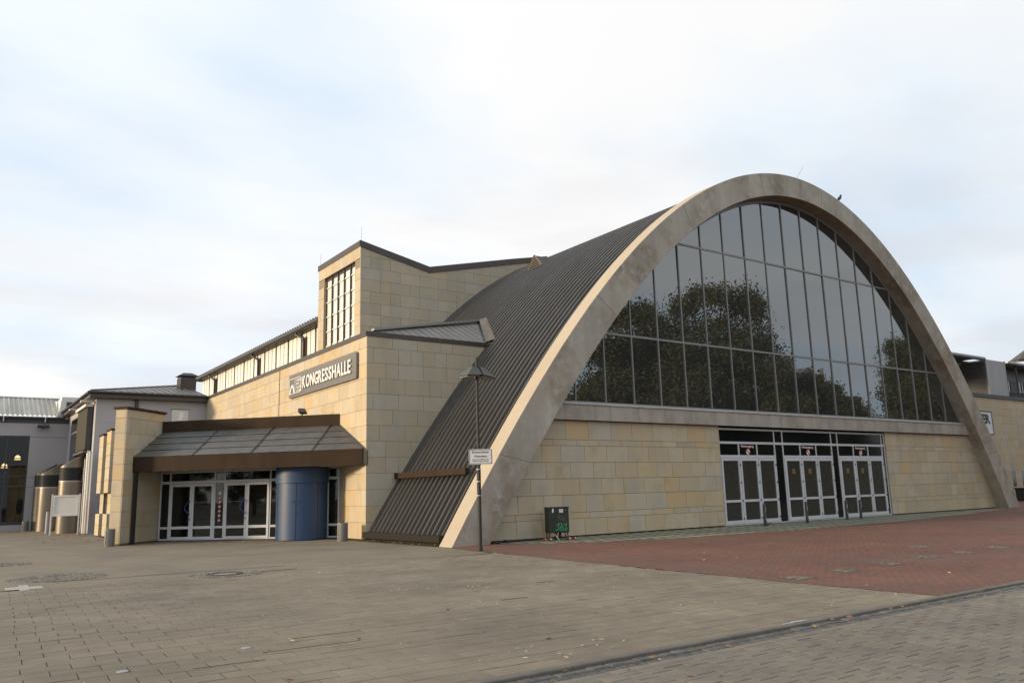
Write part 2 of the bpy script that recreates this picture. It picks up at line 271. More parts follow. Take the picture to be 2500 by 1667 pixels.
M['moss_paving'] = brick_sheet('mossy slab strip', (0.36, 0.335, 0.27), (0.30, 0.28, 0.225), (0.10, 0.105, 0.055), 0.55, 0.9, 0.13, rot=R(0), tint=((0.13, 0.14, 0.075), 1.1, 0.52, 0.70, 0.65), off=0.0)
M['far_paving'] = brick_sheet('slab paving far', (0.222, 0.182, 0.127), (0.207, 0.17, 0.118), (0.165, 0.135, 0.095), 0.33, 0.3, 0.006, rot=R(-3), tint=((0.13, 0.113, 0.092), 0.5, 0.45, 0.7, 0.7))

# ------------------------------------------------------------------ geometry helpers
WM = {}
def link(o, parent=None, wm=None):
    COL.objects.link(o)
    wm = wm or Matrix.Identity(4); WM[o] = wm
    if parent is not None:
        o.parent = parent; o.matrix_basis = WM[parent].inverted() @ wm
    else: o.matrix_basis = wm
    return o
def tag(o, label=None, cat=None, group=None, kind=None):
    if label: o['label'] = label
    if cat: o['category'] = cat
    if group: o['group'] = group
    if kind: o['kind'] = kind
    return o
def thing(name, label, cat, loc=(0, 0, 0), group=None):
    o = bpy.data.objects.new(name, None); o.empty_display_size = 0.3
    link(o, None, Matrix.Translation(Vector(loc))); return tag(o, label, cat, group)
class Frame:
    def __init__(s, O, U, Nn, Zz=None):
        s.O = Vector(O); s.U = Vector(U).normalized(); s.N = Vector(Nn).normalized(); s.Z = Vector(Zz) if Zz else (Vector((0, 1, 0)) if abs(s.N.z) > 0.9 else Vector((0, 0, 1)))
    def __call__(s, u, w, v): return s.O + s.U * u + s.N * w + s.Z * v
    def mat(s, u, w, v):
        p = s(u, w, v); Y = -s.N
        return Matrix(((s.U.x, Y.x, 0, p.x), (s.U.y, Y.y, 0, p.y), (s.U.z, Y.z, 1, p.z), (0, 0, 0, 1)))
W0 = Frame((0, 0, 0), (1, 0, 0), (0, -1, 0))            # plain: u = X, w = -Y, v = Z
FAC = Frame((0, 22.9, 0), (1, 0, 0), (0, -1, 0))        # arch front
WEST = Frame((13.5, 0, 0), (0, -1, 0), (-1, 0, 0))      # sunlit wing wall, u = -Y
WFR = Frame((0, 28.85, 0), (1, 0, 0), (0, -1, 0))       # wing front wall
TWF = Frame((0, 37.4, 0), (1, 0, 0), (0, -1, 0))        # tower front
TWW = Frame((17.1, 0, 0), (0, -1, 0), (-1, 0, 0))       # tower west
s2 = math.sqrt(0.5)
DIA = Frame((22.425, 22.425, 0), (s2, -s2, 0), (-s2, -s2, 0))   # porch diagonal, on X+Y = 44.85
FINF = Frame(DIA(-20.72, 0, 0), (-s2, -s2, 0), (s2, -s2, 0))    # right face of the stone fin, u grows outward(towards the plaza)
ANS = Frame((0, 52.3, 0), (1, 0, 0), (0, -1, 0)); ANW = Frame((7.26, 0, 0), (0, -1, 0), (-1, 0, 0))
FARF = Frame((0, 64.0, 0), (1, 0, 0), (0, -1, 0)); RB = Frame((0, 30.0, 0), (1, 0, 0), (0, -1, 0))

class MB:
    def __init__(s): s.v = []; s.f = []
    def add(s, vs, fs):
        k = len(s.v); s.v += [Vector(p) for p in vs]; s.f += [tuple(i + k for i in f) for f in fs]; return s
    def box(s, fr, u0, u1, w0, w1, v0, v1):
        vs = [fr(u, w, v) for u in (u0, u1) for w in (w0, w1) for v in (v0, v1)]
        return s.add(vs, [(0, 1, 3, 2), (4, 6, 7, 5), (0, 4, 5, 1), (2, 3, 7, 6), (0, 2, 6, 4), (1, 5, 7, 3)])
    def prism(s, fr, poly, w0, w1):
        n = len(poly); vs = [fr(u, w0, v) for u, v in poly] + [fr(u, w1, v) for u, v in poly]
        return s.add(vs, [tuple(range(n)), tuple(range(2 * n - 1, n - 1, -1))] + [(i, (i + 1) % n, n + (i + 1) % n, n + i) for i in range(n)])
    def hexa(s, p):     # eight points: bottom ring 4, top ring 4
        return s.add(p, [(0, 1, 2, 3), (7, 6, 5, 4), (0, 4, 5, 1), (1, 5, 6, 2), (2, 6, 7, 3), (3, 7, 4, 0)])
    def strip(s, A, B, closed=False):
        n = len(A); return s.add(list(A) + list(B), [(i, i + 1, n + i + 1, n + i) for i in range(n - 1)])
    def tube(s, pts, r, seg=8, cap=True):
        pts = [Vector(p) for p in pts]; n = len(pts); rr = r if isinstance(r, (list, tuple)) else [r] * n; vs = []
        a = None
        for i, p in enumerate(pts):
            d = (pts[min(i + 1, n - 1)] - pts[max(i - 1, 0)]).normalized()
            if a is None:
                h = Vector((0, 0, 1)) if abs(d.z) < 0.9 else Vector((1, 0, 0)); a = d.cross(h).normalized()
            else: a = (a - d * a.dot(d)).normalized()
            b = d.cross(a)
            vs += [p + (a * math.cos(2 * math.pi * k / seg) + b * math.sin(2 * math.pi * k / seg)) * rr[i] for k in range(seg)]
        fs = [(i * seg + k, i * seg + (k + 1) % seg, (i + 1) * seg + (k + 1) % seg, (i + 1) * seg + k) for i in range(n - 1) for k in range(seg)]
        if cap: fs += [tuple(range(seg - 1, -1, -1)), tuple((n - 1) * seg + k for k in range(seg))]
        return s.add(vs, fs)
    def lathe(s, c, prof, seg=24, a0=0.0, a1=2 * math.pi):
        c = Vector(c); full = abs(a1 - a0 - 2 * math.pi) < 1e-6; m = seg if full else seg + 1; n = len(prof); vs = []
        for r, z in prof: vs += [c + Vector((r * math.cos(a0 + (a1 - a0) * k / seg), r * math.sin(a0 + (a1 - a0) * k / seg), z)) for k in range(m)]
        fs = [(i * m + k, i * m + (k + 1) % m, (i + 1) * m + (k + 1) % m, (i + 1) * m + k) for i in range(n - 1) for k in range(seg)]
        if prof[0][0] > 1e-4 and full: fs.append(tuple(range(m - 1, -1, -1)))
        if prof[-1][0] > 1e-4 and full: fs.append(tuple((n - 1) * m + k for k in range(m)))
        return s.add(vs, fs)
    def mesh(s, name, mat, smooth=False, origin=None):
        o = origin if origin is not None else Vector((0, 0, 0))
        me = bpy.data.meshes.new(name); me.from_pydata([p - o for p in s.v], [], s.f); me.validate()
        bm = bmesh.new(); bm.from_mesh(me); bmesh.ops.recalc_face_normals(bm, faces=bm.faces); bm.to_mesh(me); bm.free()
        if mat: me.materials.append(M[mat])
        if smooth is True: me.polygons.foreach_set('use_smooth', [True] * len(me.polygons))
        elif smooth: me.polygons.foreach_set('use_smooth', [True] * len(me.polygons)); me.set_sharp_from_angle(angle=R(smooth))
        me.update(); return me
    def build(s, name, mat, parent=None, smooth=False, keep=False):
        if keep: c = Vector((0, 0, 0))
        else:
            lo = Vector([min(p[i] for p in s.v) for i in range(3)]); hi = Vector([max(p[i] for p in s.v) for i in range(3)]); c = (lo + hi) / 2; c.z = lo.z
        return link(bpy.data.objects.new(name, s.mesh(name, mat, smooth, c)), parent, Matrix.Translation(c))
def box(name, mat, parent, fr, *a): return MB().box(fr, *a).build(name, mat, parent)
def prism(name, mat, parent, fr, poly, w0, w1): return MB().prism(fr, poly, w0, w1).build(name, mat, parent)
def copy_to(src, parent, wm, name=None):
    o = src.copy()
    if name: o.name = name
    return link(o, parent, wm)

_block = {}
def block_mesh(w, h, d, mat, ch=0.006):
    k = (round(w, 2), round(h, 2), round(d, 3), mat)
    if k not in _block:
        w, h = k[0], k[1]; x, z = w / 2, h / 2; c = ch
        b = MB(); b.add([(-x, 0, -z), (x, 0, -z), (x, 0, z), (-x, 0, z), (-x, -d + c, -z), (x, -d + c, -z), (x, -d + c, z), (-x, -d + c, z), (-x + c, -d, -z + c), (x - c, -d, -z + c), (x - c, -d, z - c), (-x + c, -d, z - c)],
                        [(0, 4, 5, 1), (1, 5, 6, 2), (2, 6, 7, 3), (3, 7, 4, 0), (4, 8, 9, 5), (5, 9, 10, 6), (6, 10, 11, 7), (7, 11, 8, 4), (8, 11, 10, 9)])
        _block[k] = b.mesh('stone_block', mat)
    return _block[k]
rnd = random.Random(7)
def stones(parent, fr, courses, span, widths, seed=0, depth=0.03, name='stone_block', mat='stone', gap=0.010, w=0.0, tops=None):
    """lay stones course by course; span(v) -> (u0, u1); tops(u) -> highest v (cuts the block)"""
    rr = random.Random(seed)
    for i, (v0, v1) in enumerate(courses):
        u0, u1 = span((v0 + v1) / 2)
        if u1 - u0 < 0.1: continue
        u = u0; first = True
        while u < u1 - 0.02:
            ww = rr.choice(widths)
            if first: ww *= rr.choice((0.5, 0.75, 1.0)); first = False
            e = u + ww
            if u1 - e < 0.28: e = u1
            wd, h = e - u - gap, v1 - v0 - gap; pr = rr.uniform(0, 0.004)
            if tops:
                ta, tb = tops(u + gap / 2), tops(e - gap / 2)
                va, vb = v0 + gap / 2, v1 - gap / 2
                if max(ta, tb) < va + 0.03: u = e; continue
                if min(ta, tb) < vb:
                    poly = [(u + gap / 2, va), (e - gap / 2, va)]
                    kk = [u + gap / 2 + wd * t / 6 for t in range(6, -1, -1)]
                    poly += [(x, max(va + 0.005, min(vb, tops(x)))) for x in kk]
                    prism(name, mat, parent, fr, poly, w, w + depth + pr); u = e; continue
            link(bpy.data.objects.new(name, block_mesh(wd, h, depth, mat)), parent, fr.mat((u + e) / 2, w + pr, (v0 + v1) / 2)); u = e
def courses(v0, v1, h):
    out = []; v = v0
    while v < v1 - 0.02: out.append((v, min(v + h, v1))); v += h
    return out

# text
def text_mesh(s, size, name, mat, bold=0.0, depth=0.0, xs=1.0):
    cu = bpy.data.curves.new('t', 'FONT'); cu.body = s; cu.size = size; cu.offset = bold; cu.extrude = depth; cu.resolution_u = 3
    ob = bpy.data.objects.new('t', cu); COL.objects.link(ob)
    bpy.context.view_layer.update()
    me = bpy.data.meshes.new_from_object(ob.evaluated_get(bpy.context.evaluated_depsgraph_get()))
    bpy.data.objects.remove(ob); bpy.data.curves.remove(cu)
    xsv = [v.co.x for v in me.vertices] or [0]; ysv = [v.co.y for v in me.vertices] or [0]
    x0, x1, y0, y1 = min(xsv), max(xsv), min(ysv), max(ysv)
    me.name = name; me.materials.clear(); me.materials.append(M[mat])
    return me, (x0, x1, y0, y1)
def place_text(s, fr, u, w, v, width, height, name, mat, parent, bold=0.0, depth=0.0, base=None):
    """fits text into a box with its lower left at (u, v); text lies in the frame plane"""
    me, (x0, x1, y0, y1) = text_mesh(s, 1.0, name, mat, bold, depth)
    sx = width / (x1 - x0); sy = height / (y1 - y0)
    for p in me.vertices:
        x, y, z = p.co; p.co = ((x - x0) * sx, -z, (y - y0) * sy)
    me.update()
    return link(bpy.data.objects.new(name, me), parent, fr.mat(u, w, v))
def ribbon(fr, pts, r, w, name, mat, parent):
    b = MB()
    for (a, c) in zip(pts[:-1], pts[1:]):
        d = Vector((c[0] - a[0], c[1] - a[1])); L = d.length
        if L < 1e-6: continue
        d /= L; p = Vector((-d.y, d.x)) * r; a2 = Vector(a) - d * r * 0.6; c2 = Vector(c) + d * r * 0.6
        b.prism(fr, [tuple(a2 - p), tuple(c2 - p), tuple(c2 + p), tuple(a2 + p)], w, w + 0.003); w += 0.0004
    return b.build(name, mat, parent)
def disc_poly(u, v, r, n=20): return [(u + r * math.cos(2 * math.pi * k / n), v + r * math.sin(2 * math.pi * k / n)) for k in range(n)]
def ring(fr, u, v, r0, r1, w0, w1, name, mat, parent, n=20):
    b = MB(); vs = []
    for w in (w0, w1):
        for r in (r0, r1): vs += [fr(u + r * math.cos(2 * math.pi * k / n), w, v + r * math.sin(2 * math.pi * k / n)) for k in range(n)]
    fs = []
    for k in range(n):
        j = (k + 1) % n
        fs += [(k, j, n + j, n + k), (2 * n + k, 3 * n + k, 3 * n + j, 2 * n + j), (k, 2 * n + k, 2 * n + j, j), (n + k, n + j, 3 * n + j, 3 * n + k)]
    return b.add(vs, fs).build(name, mat, parent)

# curves of the arch (metres; X along the front, Z up)
CO = (-2.653107e-06, -1.4263e-04, -0.0425914, 0.0687132, 16.3708213); CI = (9.2664e-08, -2.04904e-04, -0.0472977, 0.0831690, 15.2714270)
def poly(c, x):
    t = x - 32.5; r = 0
    for k in c: r = r * t + k
    return r
zo = lambda x: poly(CO, x); zi = lambda x: poly(CI, x)
def root(c, z, left=True, off=0.0):
    a, b = (8.0, 32.0) if left else (58.0, 33.5)
    for _ in range(60):
        m_ = (a + b) / 2
        if poly(c, m_) + off < z: a = m_
        else: b = m_
    return (a + b) / 2
OL, OR_, IL, IR = root(CO, -0.12), root(CO, -0.12, False), root(CI, -0.12), root(CI, -0.12, False)

# ================================================================== SETTING: ground
def sheet(name, pts, z, mat, parent=None):
    b = MB(); b.add([(x, y, z) for x, y in pts], [tuple(range(len(pts)))]); return b.build(name, mat, parent, keep=True)
def slab_solid(name, pts, z0, z1, mat): return prism(name, mat, None, Frame((0, 0, 0), (1, 0, 0), (0, 0, 1)), pts, z0, z1)
g = sheet('ground', [(-900, -900), (900, -900), (900, 900), (-900, 900)], -0.16, 'asphalt'); tag(g, kind='structure')
pl = sheet('plaza_ground', [(-60, 6.32), (90, 6.32), (90, 140), (-60, 140)], -0.016, 'joint'); tag(pl, kind='structure')
fp = sheet('far_paving', [(-60, 19.0), (12.7, 19.0), (13.05, 21.5), (13.05, 140), (-60, 140)], -0.004, 'far_paving'); tag(fp, kind='structure')
RED = [(11.82, 6.29), (90, 6.29), (90, 31), (49, 31), (14.2, 24.0), (13.0, 21.6), (12.72, 18.5), (12.38, 15.2), (12.1, 11.5), (11.9, 8.8)]
rp = sheet('red_paving', RED, 0.005, 'red_paving'); tag(rp, kind='structure')
mp_ = [(14.95, 22.9), (15.1, 22.1), (15.9, 21.0), (17.4, 20.05), (19.5, 19.3), (22.7, 18.75), (26, 18.6), (29, 18.7), (35, 19.2), (42, 20.2), (47, 21.2), (50.6, 22.2), (51, 22.9)]
ms = sheet('mossy_slab_strip', mp_, 0.009, 'moss_paving'); tag(ms, kind='structure')
# ---- slab paving: the 300 nearest as pieces, the rest one mass
paving = sheet('slab_paving', [(-4, 6.33), (12.4, 6.33), (12.9, 19.0), (-4, 19.0)], -0.0125, 'joint'); tag(paving, kind='structure')
def redline(y):
    P = [(6.45, 11.82), (8.8, 11.9), (11.5, 12.1), (15.2, 12.38), (18.5, 12.72), (21.6, 13.0)]
    for (a, xa), (b, xb) in zip(P[:-1], P[1:]):
        if y <= b: return xa + (xb - xa) * (y - a) / (b - a)
    return 13.0
rs = random.Random(3); slabs = []; cuts = []
ca, sa = math.cos(R(-3)), math.sin(R(-3)); row = 0; t = 5.2
while t < 20.2:
    wd = 0.445; s = -5 + (row % 2) * wd / 2 + rs.uniform(-0.02, 0.02)
    while s < 13.5:
        x, y = s * ca - t * sa, s * sa + t * ca
        if 6.10 < y < 6.45 and -3.6 < x < redline(y) + 0.17: cuts.append((x, y))
        elif y >= 6.45 and y < 18.95 and -3.6 < x < redline(y) + 0.17: slabs.append((x, y))
        s += wd
    t += 0.30; row += 1
def slab_shape(w, d, h, ch):
    x, y, c = w / 2, d / 2, ch
    return [(-x, -y, -h), (x, -y, -h), (x, y, -h), (-x, y, -h), (-x, -y, -c), (x, -y, -c), (x, y, -c), (-x, y, -c), (-x + c, -y + c, 0), (x - c, -y + c, 0), (x - c, y - c, 0), (-x + c, y - c, 0)], \
        [(0, 4, 5, 1), (1, 5, 6, 2), (2, 6, 7, 3), (3, 7, 4, 0), (4, 8, 9, 5), (5, 9, 10, 6), (6, 10, 11, 7), (7, 11, 8, 4), (8, 11, 10, 9)]
def seen(x, y):
    d = Vector((x, y, -1.6)); k = d.dot(_f); return k > 0 and abs(d.dot(_r) / k) < 0.66 and d.dot(_u) / k > -0.45
def lay(cells, w, d, parent, name, rest, mat, ang, z, n=300, jig=0.0022):
    cells = sorted(cells, key=lambda p: (not seen(*p), p[0] ** 2 + p[1] ** 2))
    vs, fs = slab_shape(w, d, 0.012, 0.0035); me = MB().add(vs, fs).mesh(name, mat)
    rest_b = MB()
    for i, (x, y) in enumerate(cells):
        wm = Matrix.Translation((x, y, z + rs.uniform(-jig, jig))) @ Matrix.Rotation(ang + rs.uniform(-0.004, 0.004), 4, 'Z') @ Matrix.Rotation(rs.uniform(-0.006, 0.006), 4, 'X')
        if i < n: link(bpy.data.objects.new(name, me), parent, wm)
        else: rest_b.add([wm @ Vector(v) for v in vs], fs)
    r = rest_b.build(rest, mat, parent, keep=True); tag(r, kind='stuff')
lay(slabs, 0.4365, 0.2895, paving, 'paving_slab', 'paving_slab_field', 'slab', R(-3), 0.0)
for (x0, y0, L, w_) in ((3.55, 9.57, 0.85, 0.012), (3.0, 8.95, 1.1, 0.009), (2.2, 8.6, 0.7, 0.008), (2.2, 20.2, 5.0, 0.02), (7.2, 10.6, 0.5, 0.012), (9.0, 12.1, 0.4, 0.015)):
    o = prism('open_joint', 'joint', None, Frame((x0, y0, 0), (ca, sa, 0), (0, 0, 1), (-sa, ca, 0)), [(0, -w_), (L, -w_ * .6), (L, w_ * .5), (L * .4, w_), (0, w_ * .4)], 0.0022, 0.0052); tag(o, kind='structure')
cutb = MB(); GFR = Frame((0, 0, 0), (1, 0, 0), (0, 0, 1))
for x, y in cuts:
    P = [(x + a * ca - b * sa, y + a * sa + b * ca) for a, b in ((-.2182, -.1448), (.2182, -.1448), (.2182, .1448), (-.2182, .1448))]; Q = []
    for (p, q) in zip(P, P[1:] + P[:1]):
        if p[1] >= 6.297: Q.append(p)
        if (p[1] - 6.297) * (q[1] - 6.297) < 0: f_ = (6.297 - p[1]) / (q[1] - p[1]); Q.append((p[0] + (q[0] - p[0]) * f_, 6.297))
    if len(Q) >= 3: cutb.prism(GFR, Q, -0.012, rs.uniform(-0.002, 0.002))
cutb.build('cut_slab_row', 'slab', paving, keep=True)
# ---- lower pavement in front of the kerb
front = sheet('lower_pavement', [(-60, -60), (60, -60), (60, 5.86), (-60, 5.86)], -0.024, 'joint'); tag(front, kind='structure')
cells = []
for i in range(60):
    for j in range(24):
        x = 2.0 + i * 0.248; y = 5.60 - (j + (0.5 if i % 2 else 0)) * 0.198
        if y > 1.2 and x < 16.5: cells.append((x, y))
fpw = sheet('far_lower_pavement', [(-60, -60), (60, -60), (60, 1.2), (-60, 1.2)], -0.018, 'far_paving'); tag(fpw, kind='structure')
lay(cells, 0.2405, 0.1895, front, 'paver', 'paver_field', 'paver', 0.0, -0.008)
bo = [(2.0 + 0.25 * k, 5.775) for k in range(58)]
lay(bo, 0.244, 0.13, front, 'border_stone', 'border_stone_row', 'paver', 0.0, -0.009, n=58)
lay([(2.0 + i * 0.248, 5.652) for i in range(1, 60, 2) if 2.0 + i * 0.248 < 16.5], 0.243, 0.094, front, 'half_paver', 'half_paver_row', 'paver', 0.0, -0.008, n=60)
# border course + gutter cobbles + kerb
kerb = box('kerb', 'joint', None, W0, -8, 30, -6.33, -5.84, -0.16, -0.034); tag(kerb, kind='structure')
x = -2.0; i = 0
kv = MB(); prof = [(6.285, -0.10), (6.285, 0.006), (6.205, 0.006), (6.195, 0.002), (6.188, -0.006), (6.184, -0.10)]
kl = 0.995; n_ = len(prof)
kv.add([(0, y, z) for y, z in prof] + [(kl, y, z) for y, z in prof], [(i, (i + 1) % n_, n_ + (i + 1) % n_, n_ + i) for i in range(n_)] + [tuple(range(n_)), tuple(range(2 * n_ - 1, n_ - 1, -1))])
kme = kv.mesh('kerb_stone', 'kerb')
for i in range(24): link(bpy.data.objects.new('kerb_stone', kme), kerb, Matrix.Translation((-1 + i, 0, rs.uniform(-0.003, 0.003))))
vs, fs = slab_shape(0.165, 0.135, 0.03, 0.016); cme = MB().add(vs, fs).mesh('cobble', 'cobble')
vs2, fs2 = slab_shape(0.21, 0.13, 0.03, 0.016); cme2 = MB().add(vs2, fs2).mesh('cobble', 'cobble')
for r_, yy in enumerate((6.075, 5.925)):
    x = 2.6 + 0.08 * r_
    while x < 17.5:
        me_ = rs.choice((cme, cme2)); L = 0.165 if me_ is cme else 0.21
        link(bpy.data.objects.new('cobble', me_), kerb, Matrix.Translation((x + L / 2, yy + rs.uniform(-0.008, 0.008), -0.016 + rs.uniform(-0.007, 0.003))) @ Matrix.Rotation(rs.uniform(-0.05, 0.05), 4, 'Z') @ Matrix.Rotation(rs.uniform(-0.05, 0.05), 4, 'X'))
        x += L + 0.014
# ---- manhole with its cobble ring
mh = thing('manhole_cover', 'round manhole cover in a ring of small cobbles on the grey slabs', 'manhole', (5.42, 18.85, 0.0))
MB().lathe((5.42, 18.85, 0), [(0.001, 0.010), (0.26, 0.010), (0.265, 0.0)], 28).build('concrete_fill', 'cover', mh)
MB().lathe((5.42, 18.85, 0), [(0.27, -0.01), (0.27, 0.018), (0.38, 0.018), (0.39, -0.01)], 32).build('iron_rim', 'iron', mh)
cb = MB()
vs, fs = slab_shape(0.095, 0.085, 0.02, 0.014)
def cobble_ring(cb, cx, cy, r0, rings, ex=1.0, sk=1.0):
    for k in range(rings):
        r = r0 + 0.105 * k; n = int(2 * math.pi * r / 0.11)
        for q in range(n):
            a = 2 * math.pi * q / n
            if rs.random() > sk: continue
            wm = Matrix.Translation((cx + r * math.cos(a) * ex, cy + r * math.sin(a), 0.012 + rs.uniform(-0.004, 0.006))) @ Matrix.Rotation(a + math.pi / 2, 4, 'Z')
            cb.add([wm @ Vector(v) for v in vs], fs)
cobble_ring(cb, 5.42, 18.85, 0.45, 4)
o = cb.build('cobble_ring', 'cobble2', mh, keep=True); tag(o, kind='stuff')
# patch of cobbles at the far left
cb = MB(); cobble_ring(cb, 2.4, 21.3, 0.12, 9, 1.0, 0.92)
o = cb.build('cobble_patch', 'cobble2', None, keep=True); tag(o, 'worn round patch of small cobbles in the slabs, far left of the plaza', 'cobbles', kind='structure')
cb = MB(); cobble_ring(cb, 1.75, 27.5, 0.12, 6, 1.0, 0.85)
o = cb.build('cobble_patch', 'cobble2', None, keep=True); tag(o, kind='structure')
# square cobble drains in the red bricks
names = ['nearest the grey slabs', 'second from the grey slabs', 'third from the grey slabs', 'fourth from the grey slabs', 'fifth from the grey slabs', 'rightmost of the front row', 'behind the front row']
for (cx, cy), nm in zip([(12.53, 9.14), (14.12, 9.26), (15.79, 9.39), (17.62, 9.58), (19.28, 9.54), (21.1, 9.65), (20.3, 11.13)], names):
    dn = thing('cobble_square', 'small square of pale cobbles set in the red bricks, ' + nm, 'paving inset', (cx, cy, 0), 'cobble squares in the red bricks')
    cb = MB()
    for a in range(4):
        for b_ in range(4):
            if rs.random() < 0.9:
                wm = Matrix.Translation((cx + (a - 1.5) * 0.115, cy + (b_ - 1.5) * 0.115, 0.008 + rs.uniform(-0.003, 0.004) + 0.004)); cb.add([wm @ Vector(v) for v in vs], fs)
    o = cb.build('cobbles', 'cobble2', dn, keep=True); tag(o, kind='stuff')
    sheet('soil', [(cx - .26, cy - .26), (cx + .26, cy - .26), (cx + .26, cy + .26), (cx - .26, cy + .26)], 0.008, 'joint', dn)
# brick circle
cm = MB(); cx, cy = 24.6, 9.3
for k in range(60):
    a0, a1 = 2 * math.pi * k / 60, 2 * math.pi * (k + 0.86) / 60
    p = [(cx + r * math.cos(a), cy + r * math.sin(a)) for r, a in ((1.75, a0), (1.95, a0), (1.95, a1), (1.75, a1))]
    cm.prism(Frame((0, 0, 0), (1, 0, 0), (0, 0, 1)), p, 0.0, 0.006)
o = cm.build('brick_ring', 'red_brick', None, keep=True); tag(o, kind='structure')
# painted marks
sheet_l = [('painted_mark', [(1.28, 19.05), (1.30, 19.62), (1.55, 19.62), (1.55, 20.0), (1.72, 20.0), (1.72, 19.5), (1.93, 19.45), (1.93, 19.0), (1.66, 19.0), (1.66, 18.75), (1.5, 18.75), (1.5, 19.05)])]
for nm, p in sheet_l:
    o = prism(nm, 'road_white', None, Frame((0, 0, 0), (1, 0, 0), (0, 0, 1)), p, 0.0, 0.004); tag(o, 'white angular painted mark on the slabs at the far left', 'road marking')
o = prism('paint_smear', 'road_white', None, Frame((0, 0, 0), (1, 0, 0), (0, 0, 1)), [(8.2, 6.25), (8.3, 6.30), (8.42, 6.29), (8.5, 6.34), (8.66, 6.31), (8.78, 6.27), (8.6, 6.255), (8.5, 6.275), (8.4, 6.25), (8.3, 6.265)], 0.0062, 0.0085); tag(o, 'white paint smear across the kerb edge', 'paint mark')
# fallen leaves and scraps of paper: nobody could count them
lf = MB(); sc_ = MB()
def flake(b, x, y, z, s, tilt=0.5):
    wm = Matrix.Translation((x, y, z)) @ Matrix.Rotation(rs.uniform(0, 6.28), 4, 'Z') @ Matrix.Rotation(rs.uniform(-tilt, tilt), 4, 'X')
    c = s * 0.35
    b.add([wm @ Vector(v) for v in ((-s, 0, 0), (-s * .3, -c, .01 * s), (s * .5, -c * .9, 0.12 * s), (s, 0, .02 * s), (s * .4, c, .1 * s), (-s * .4, c * .9, 0))], [(0, 1, 4, 5), (1, 2, 3, 4)])
for _ in range(150):
    x, y = rs.uniform(-1, 20), rs.uniform(6.6, 21); flake(lf, x, y, 0.012, rs.uniform(0.025, 0.05))
for _ in range(60):
    x = rs.uniform(3, 15); flake(lf, x, rs.choice((6.13, 6.0, 5.87)) + rs.uniform(-0.02, 0.02), -0.004, rs.uniform(0.02, 0.045), 0.8)
for _ in range(40): flake(lf, rs.uniform(3.5, 14), rs.uniform(3.2, 5.8), -0.001, rs.uniform(0.02, 0.045))
for _ in range(230):       # against the doors, the drum and the foot of the roof
    k = rs.random()
    if k < 0.45: p = DIA(rs.uniform(-20.5, -12.8), rs.uniform(0.05, 0.5) + (1.3 if -15.4 < 0 and rs.random() < .2 else 0), 0); flake(lf, p.x, p.y, 0.02, rs.uniform(0.03, 0.07), 0.7)
    elif k < 0.8: flake(lf, rs.uniform(13.0, 13.35), rs.uniform(23.2, 28.6), 0.03, rs.uniform(0.03, 0.07), 0.8)
    else: flake(lf, rs.uniform(24, 30), rs.uniform(22.3, 22.8), 0.015, rs.uniform(0.03, 0.06))
for _ in range(120): flake(lf, rs.uniform(4, 7), rs.uniform(40, 62), 0.01, rs.uniform(0.04, 0.08))
o = lf.build('fallen_leaves', 'dry_leaf', None, keep=True); tag(o, kind='stuff')
for _ in range(110):
    x, y = rs.uniform(0, 13), rs.uniform(6.6, 17); s = rs.uniform(0.006, 0.018)
    wm = Matrix.Translation((x, y, 0.004)) @ Matrix.Rotation(rs.uniform(0, 6), 4, 'Z'); sc_.box(Frame(wm.translation, (math.cos(s * 99), math.sin(s * 99), 0), (-math.sin(s * 99), math.cos(s * 99), 0)), -s, s, -s * .4, s * .4, 0, 0.004)
for cx, cy, n in ((5.1, 6.85, 10), (6.0, 6.9, 6), (9.3, 11.6, 8), (7.0, 13.2, 12), (7.9, 12.4, 9), (10.9, 11.5, 6)):
    for _ in range(n):
        x, y = cx + rs.gauss(0, 0.22), cy + rs.gauss(0, 0.22); s = rs.uniform(0.008, 0.03); a = rs.uniform(0, 3)
        if y > 6.4: sc_.box(Frame((x, y, 0.004), (math.cos(a), math.sin(a), 0), (-math.sin(a), math.cos(a), 0)), -s, s, -s * .35, s * .35, 0, 0.004)
o = sc_.build('paper_scraps', 'speck', None, keep=True); tag(o, kind='stuff')
# flat round discs on the slabs
for (x, y), nm in (((1.63, 8.95), 'left of the other one'), ((2.95, 9.35), 'right of the other one')):
    o = MB().lathe((x, y, 0), [(0.055, 0.002), (0.055, 0.008), (0.03, 0.011), (0.001, 0.011)], 16).build('marker_disc', 'sheet_grey', None); tag(o, 'small round grey metal disc set in the front slabs, ' + nm, 'marker disc', 'metal discs in the slabs')
# a weed and a plant tuft near the door posts
wd = MB()
for k in range(9):
    a = k * 0.7; wd.tube([(28.2, 21.75, 0), (28.2 + .08 * math.cos(a), 21.75 + .08 * math.sin(a), 0.10), (28.2 + .17 * math.cos(a), 21.75 + .17 * math.sin(a), 0.13)], [0.004, 0.012, 0.002], 4)
o = wd.build('weed', 'weed', None); tag(o, 'small green weed beside the first dark post', 'weed')

# ================================================================== THE ARCHED HALL
hall = thing('arched_hall', 'wide hall with a parabolic concrete arch, ribbed brown roof and tall glass front', 'hall building', (32.6, 22.9, 0))
NS = 96
arch = MB(); prof = []
for i in range(NS + 1):
    a = i / NS; xo_, xi_ = OL + (OR_ - OL) * a, IL + (IR - IL) * a
    zo_, zi_ = zo(xo_), zi(xi_); c = 0.015
    for x_, y_, z_ in ((xo_, 22.2 + c, zo_), (xo_, 22.99, zo_), (xi_, 22.99, zi_), (xi_, 22.2 + c, zi_), (xi_, 22.2, zi_ + c), (xo_, 22.2, zo_ - c)): prof.append(Vector((x_, y_, z_)))
fs_ = [(i * 6 + k, i * 6 + (k + 1) % 6, (i + 1) * 6 + (k + 1) % 6, (i + 1) * 6 + k) for i in range(NS) for k in range(6)] + [tuple(range(6)), tuple(NS * 6 + k for k in range(6))]
